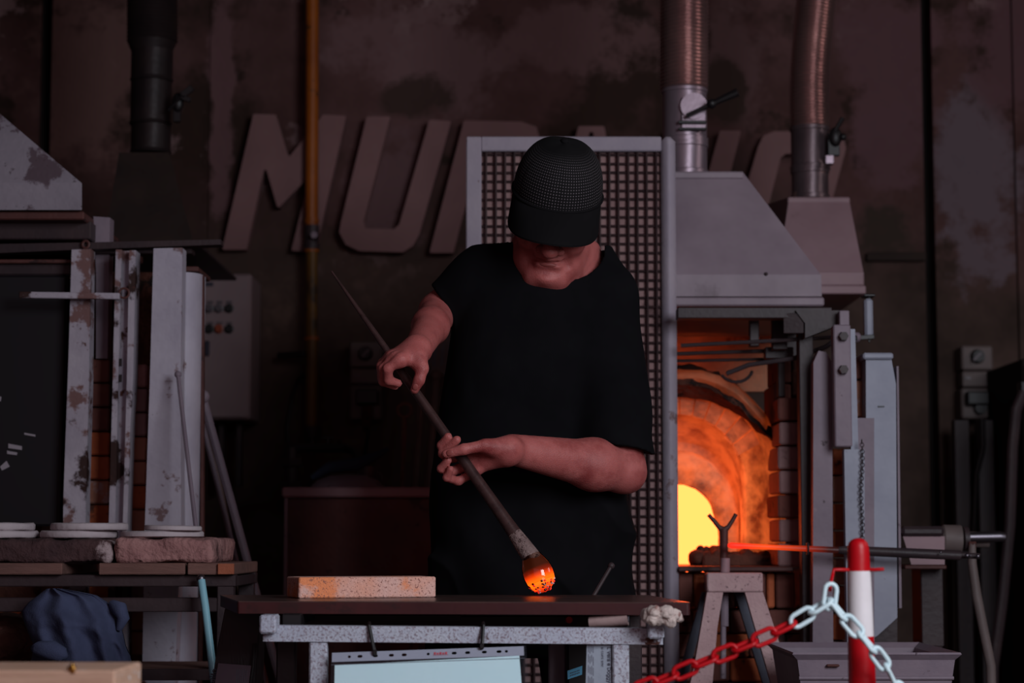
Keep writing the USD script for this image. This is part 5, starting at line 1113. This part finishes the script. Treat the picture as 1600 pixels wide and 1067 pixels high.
def hand(P, palm, fingers, thumb, y0, rs):
    base = None
    for a, b, ra, rb in palm:
        c = cap_(P, P3(*a, y0), P3(*b, y0), ra, rb); base = c if base is None else sm(base, c, .012)
    out = base
    for (nm, js), r in zip(fingers.items(), rs):
        q = [P3(*j, y0) for j in js]; f = cap_(P, q[0], q[1], r * 1.08, r); f = sm(f, cap_(P, q[1], q[2], r * 1.02, r * .94), .004); f = sm(f, cap_(P, q[2], q[3], r * .94, r * .82), .004)
        out = np.minimum(out, sm(base, f, .010))
    q = [P3(*j, y0) for j in thumb]; f = cap_(P, q[0], q[1], .0145, .0120); f = sm(f, cap_(P, q[1], q[2], .0118, .0108), .006); f = sm(f, cap_(P, q[2], q[3], .0110, .0088), .005)
    return np.minimum(out, sm(base, f, .014))
palmL = [((796, 703, .010), (744, 704, .030), .027, .015), ((796, 704, .012), (748, 728, .030), .026, .015), ((792, 702, .0), (766, 700, -.008), .023, .016), ((790, 708, .012), (752, 716, .030), .026, .014)]
palmR = [((652, 546, .012), (627, 563, -.032), .024, .015), ((650, 546, .014), (614, 560, -.010), .024, .014), ((654, 548, .010), (652, 566, -.016), .022, .015), ((648, 545, .02), (611, 558, .010), .022, .013)]
def near(P, c, r, fn):
    d = np.linalg.norm(P - c, axis=1) - r; m = d < .03; out = d + .03
    if m.any(): out[m] = fn(P[m])
    return out
def body_sdf(P):
    d = near(P, HC, .20, head_sdf)
    d = sm(d, cap_(P, hw((0, -.028, -.045)), neck0, .060, .066), .02)
    d = sm(d, cap_(P, neck0, neck0 + (0, .02, -.12), .074, .11), .05)
    d = sm(d, np.maximum(upper(P, -.03), P[:, 2] - tz.max() + .05), .06)
    aR = sm(cap_(P, shR, elR, .050, .039), cap_(P, elR, elR * .6 + wrR * .4, .039, .0365), .02); aR = sm(aR, cap_(P, elR * .6 + wrR * .4, wrR, .0365, .0280), .02)
    m_ = elL * .72 + wrL * .28
    aL = sm(cap_(P, shL, elL, .058, .041), cap_(P, elL + (0, .004, .0), m_ + (0, 0, .002), .041, .050), .022); aL = sm(aL, cap_(P, m_ + (0, 0, .002), wrL, .050, .0305), .025)
    hR = near(P, W(628, 575, yR), .105, lambda Q: hand(Q, palmR, fr_, tr_, yR, (.0100, .0102, .0098, .0086))); hL = near(P, W(742, 712, yL), .12, lambda Q: hand(Q, palmL, fl_, tl_, yL, (.0100, .0104, .0098, .0086)))
    d = sm(d, sm(aR, hR, .014), .03); d = np.minimum(d, 9) ; d = sm(d, sm(aL, hL, .014), .02)
    return d
# the iron runs through both hands; keep the flesh off it
gobp = W(846, 898, 3.97); tipp = W(518, 424, 4.145)
rodA, rodB = W(827, 866, 3.975), tipp
body = sn(body_sdf, (-.32, 3.82, .80), (.38, 4.62, 1.72), .0034)
man.part('body', body, 'skin', True, label='bare head, arms and hands')
for s in (-1, 1): man.part('eye', ball(hw((s * .031, .078, .014)), .0125 * HS, 2), 'eye', True)
man.part('lip', lumpy(tube([hw((x, .0905 - 5.5 * x * x, -.0765 - 1.5 * x * x * 4)) for x in np.linspace(-.02, .02, 9)], [.002, .004, .005, .0055, .0055, .0055, .005, .004, .002], 10), .0005, 90, 1), 'lips', True)
for q, (a, b) in enumerate((((697, 709, -.0325), (708, 706, -.037)), ((648, 609, -.0285), (650, 601, -.0335)))):
    p0, p1 = P3(*a, yL if q == 0 else yR), P3(*b, yL if q == 0 else yR); A_2, B_2, D_2 = frame_of(p1 - p0)
    man.part('thumbnail', ball((p0 + p1) / 2, (.0062, .0022, .0072), 2, np.c_[np.cross(D_2, [0, 1, 0]), [0, 1, 0], D_2]), 'lips', True)
# hair under the cap
def hair_sdf(P):
    q = ((P - HC) @ HR) / HS; d = ell_(q, np.array((0, -.014, .036)), np.array((.0805, .097, .092)))
    d = np.maximum(d, q[:, 1] - .028 + .25 * (q[:, 2])); d = np.maximum(d, -q[:, 2] - .045 - .6 * np.minimum(q[:, 1], 0) * 0); d = np.maximum(d, q[:, 2] - .05)
    return (d + (meshkit.noise(P * 160) - .5) * .006) * HS
man.part('hair', sn(hair_sdf, HC - .16, HC + .16, .004), 'hair', True)
# T-shirt
elR2 = shR + (elR - shR) * .80; hemR = (elR - shR) / np.linalg.norm(elR - shR)
slL = W(970, 705, 4.215)
def shirt_out(P):
    f = meshkit.fbm(P * np.array([7, 7, 4]), 3, 11) - .5
    d = upper(P, .0)
    tl, trr = W(800, 384, 4.38), W(930, 392, 4.38)
    d = sm(d, cap_(P, W(812, 392, 4.39), W(752, 436, 4.375), .055, .062), .05); d = sm(d, cap_(P, W(912, 402, 4.39), W(944, 454, 4.36), .050, .062), .05)
    sR = cap_(P, shR + (0, 0, -.004), elR2 + hemR * .05, .060, .054); sL = cap_(P, shL + (-.002, 0, -.012), slL + (.0, 0, -.05), .064, .078)
    sR = np.maximum(sR, (P - elR2) @ hemR)
    zL = W(1000, 712, 4.215)[2]; sL = np.maximum(sL, (zL + (P[:, 0] - slL[0] - .06) * -.25) - P[:, 2])
    d = sm(d, sR, .035); d = sm(d, sL, .03)
    w1 = np.sin(P[:, 0] * 34 + P[:, 2] * 16 + 4 * f) * .0035 + np.sin(P[:, 0] * 15 - P[:, 2] * 26 + 6 * f) * .004
    low = np.clip((1.15 - P[:, 2]) / .3, 0, 1)
    fr_ = np.clip((4.39 - P[:, 1]) / .10, 0, 1)
    return d + f * .022 * (.4 + .6 * fr_) + w1 * (.35 + .65 * low) * (.3 + .7 * fr_) + fr_ * low * .007 * (1 - np.abs(np.sin(P[:, 0] * 13 + (P[:, 2] - .9) * 11 + 2.5 * f))) ** 2 * -1.2
hem = W(800, 1000, 4.37)[2] - .03
def shirt_sdf(P):
    o = shirt_out(P); d = np.maximum(o, -(o + .0075)) 
    d = np.maximum(d, hem - P[:, 2])
    nk = ell_(P, W(876, 398, 4.335), np.array((.090, .125, .072))); nk2 = ell_(P, W(874, 350, 4.36), np.array((.090, .12, .09)))
    d = np.maximum(d, -sm(nk, nk2, .05))
    sRc = (P - elR2) @ hemR                           # open the sleeve ends
    return d
shirt = sn(shirt_sdf, (-.34, 4.02, hem - .02), (.40, 4.64, 1.50), .0042)
man.part('t_shirt', shirt, 'shirt', True, label='plain black short-sleeved T-shirt')
# trousers and shoes
hipz, hx0 = .74, W(830, 1000, 4.38)[0]
def trouser_sdf(P):
    d = ell_(P, np.array((hx0, 4.38, .80)), np.array((.185, .14, .14)))
    for s in (-1, 1):
        d = sm(d, cap_(P, (hx0 + s * .095, 4.38, .78), (hx0 + s * .12, 4.36, .44), .098, .075), .04); d = sm(d, cap_(P, (hx0 + s * .12, 4.36, .44), (hx0 + s * .13, 4.39, .09), .075, .066), .03)
    d = d + (meshkit.fbm(P * np.array([9, 9, 6]), 3, 5) - .5) * .02
    return np.maximum(d, .05 - P[:, 2])
man.part('trousers', sn(trouser_sdf, (hx0 - .30, 4.18, .03), (hx0 + .30, 4.58, .97), .008), 'trousers', True)
for s in (-1, 1):
    c0 = np.array((hx0 + s * .135, 4.37, 0))
    f = lambda P: np.maximum(sm(ell_(P, c0 + (0, -.075, .04), np.array((.05, .12, .05))), ell_(P, c0 + (0, .03, .06), np.array((.045, .07, .06))), .03), .002 - P[:, 2])
    man.part('shoe', sn(f, c0 - (.09, .24, .01), c0 + (.09, .14, .15), .006), 'shoe', True)
# cap
def grid_mesh(P, closed_u=True):
    a, b = P.shape[:2]; f = []
    for i in range(a - 1):
        for j in range(b if closed_u else b - 1):
            j2 = (j + 1) % b; f += [[i * b + j, i * b + j2, (i + 1) * b + j2], [i * b + j, (i + 1) * b + j2, (i + 1) * b + j]]
    return T(P.reshape(-1, 3), f)
nA, nE = 145, 34
ang = np.linspace(0, 2 * np.pi, nA); el = np.linspace(-.10, np.pi / 2, nE); P = []; UV = []
for e_ in el:
    for a_ in ang:
        ce = max(math.cos(e_), 0) ** .72 if e_ > 0 else 1.0; se = math.sin(e_) if e_ > 0 else e_ * 1.0
        seam = 1 - .012 * math.exp(-((((a_ / (2 * np.pi) * 6) % 1) - .5) / .05) ** 2) * (e_ > 0)
        dent = 1 + .014 * math.sin(3 * a_ + 1 + 2 * e_)
        s_, f_, u_ = .0885 * ce * math.cos(a_) * seam, (.108 * ce * math.sin(a_)) * seam, .046 + .100 * se * dent
        P.append(hw((s_, f_ - .006, u_))); UV.append((a_ * .095 / .0062, e_ * .105 / .0062))
    # one row done
capm = grid_mesh(np.array(P).reshape(nE, nA, 3), False)
cw_ = man.part('cap', capm, 'cap', True, uv=np.array(UV), label='black baseball cap dotted with pale spots')
inn = [hw(((np.array([(p - HC) @ HR / HS])[0] - (0, 0, .03)) * .965 + (0, 0, .03))) for p in np.array(P)]
man.part('lining', grid_mesh(np.array(inn).reshape(nE, nA, 3), False), 'brim', True, cw_)
man.part('button', ball(hw((0, -.006, .1475)), (.009, .009, .006), 2, HR), 'brim', True, cw_)
man.part('band', tube([hw((.0895 * math.cos(a), .1085 * math.sin(a) - .006, .040)) for a in np.linspace(0, 2 * np.pi, 60, endpoint=False)], .0035, 8, True), 'brim', True, cw_)
bt_, bb_ = [], []
for r_ in np.linspace(0, 1, 14):
    for a_ in np.linspace(math.radians(8), math.radians(172), 48):
        s0, f0 = .0885 * math.cos(a_), .108 * math.sin(a_) - .006
        ext = .080 * math.sin(a_) ** .40 if math.sin(a_) > 0 else 0
        s1 = s0 * (1 + .03 * r_); f1 = f0 + ext * r_
        u1 = .040 - .62 * (s1 / .09) ** 2 * .022 * (.2 + r_) - .020 * r_ - .016 * r_ * r_
        bt_.append(hw((s1, f1, u1))); bb_.append(hw((s1, f1, u1 - .0035)))
bt_, bb_ = np.array(bt_).reshape(14, 48, 3), np.array(bb_).reshape(14, 48, 3)
brim = cat(grid_mesh(bt_, False), grid_mesh(bb_, False), grid_mesh(np.stack([bt_[-1], bb_[-1]]), False))
man.part('brim', brim, 'brim', 40, cw_, label='plain black curved brim')
man.done()

# ================================================================== BLOWPIPE AND GATHER OF HOT GLASS
bpipe = Thing('blowpipe', 'long dark tapering blowpipe held slanting in both hands', 'blowpipe')
q = [(0, .0148), (.03, .0150), (.12, .0125), (.3, .0105), (.6, .0088), (.8, .006), (1, .0022)]
bpipe.part('pipe', tube([rodA + (rodB - rodA) * s for s, r in q], [r for s, r in q], 16), 'rod', 60)
bpipe.part('crusted_end', lumpy(tube([rodA - (rodB - rodA) * .03, rodA, rodA + (rodB - rodA) * .035, rodA + (rodB - rodA) * .07], [.019, .0180, .0160, .0138], 24), .0012, 90, 2), 'crust', 60)
bpipe.done()
gd = (gobp - rodA) / np.linalg.norm(gobp - rodA); gd2 = W(852, 922, 3.965) - W(830, 868, 3.975); gd2 /= np.linalg.norm(gd2)
g0 = W(829, 866, 3.975)
gg = Thing('hot_glass', 'glowing orange gather of glass resting on the marver', 'glass')
gl = hot_rod('hot_glass_core', g0, g0 + gd2 * .078, [(0, (.02, .004, .001)), (.36, (.03, .006, .002)), (.48, (.22, .012, .002)), (.57, (.9, .06, .003)), (.70, (1.6, .25, .006)), (.80, (1.5, .20, .004)), (.92, (1.0, .05, .002)), (1, (.4, .01, .001))], S(90, 50, 40), .12)
gg.part('gather', lathe([(.0, -.004), (.0165, 0), (.0205, .012), (.0262, .026), (.0288, .040), (.0275, .054), (.0215, .067), (.011, .0755), (0, .078)], g0, gd2, 40), gl, True)
n_ = {'t': ('transparent_bsdf', {'color': (.86, .74, .68)}), 'g': ('glossy_bsdf', {'roughness': .05}), 'f': ('fresnel', {'IOR': 1.5}), 'm': ('mix_closure', {})}
shell = usdkit.material(stage, '/World/Looks/clear_glass_skin', n_, [('f.fac', 'm.fac'), ('t.BSDF', 'm.closure1'), ('g.BSDF', 'm.closure2')], surface='m.closure')
gg.part('glass_skin', lathe([(.0185, .002), (.0225, .012), (.0282, .025), (.0308, .039), (.0297, .052), (.0275, .058)], g0, gd2, 40), shell, True)
fr = []
fm = [plain('frit_dark', S(96, 14, 12), .3), hot_rod('frit_red', g0, g0 + gd2 * .08, [(0, (.3, .01, .005)), (1, (.75, .02, .01))], S(120, 20, 20), .3), plain('frit_pale', S(190, 150, 150), .2)]
A3, B3, D3 = frame_of(gd2); rg2 = np.random.default_rng(4); lots = [[], [], []]
for i in range(70):
    th, h = rg2.uniform(0, 2 * np.pi), rg2.uniform(.057, .0765); r = np.interp(h, [.054, .067, .0755, .078], [.0275, .0215, .011, 0]) 
    p = g0 + D3 * h + (A3 * math.cos(th) + B3 * math.sin(th)) * r
    lots[(0, 0, 1, 1, 2)[i % 5]].append(T(box((0, 0, 0), rg2.uniform(.0025, .0055, 3), .0006).vertices @ trimesh.transformations.random_rotation_matrix(rg2.random(3))[:3, :3].T + p, box((0, 0, 0), (1, 1, 1), .1).faces) if 0 else ball(p, rg2.uniform(.0014, .003, 3), 1))
for k, nm in enumerate(('frit', 'frit', 'frit')): gg.part(nm, lots[k], fm[k], False, kind='stuff')
gg.done()
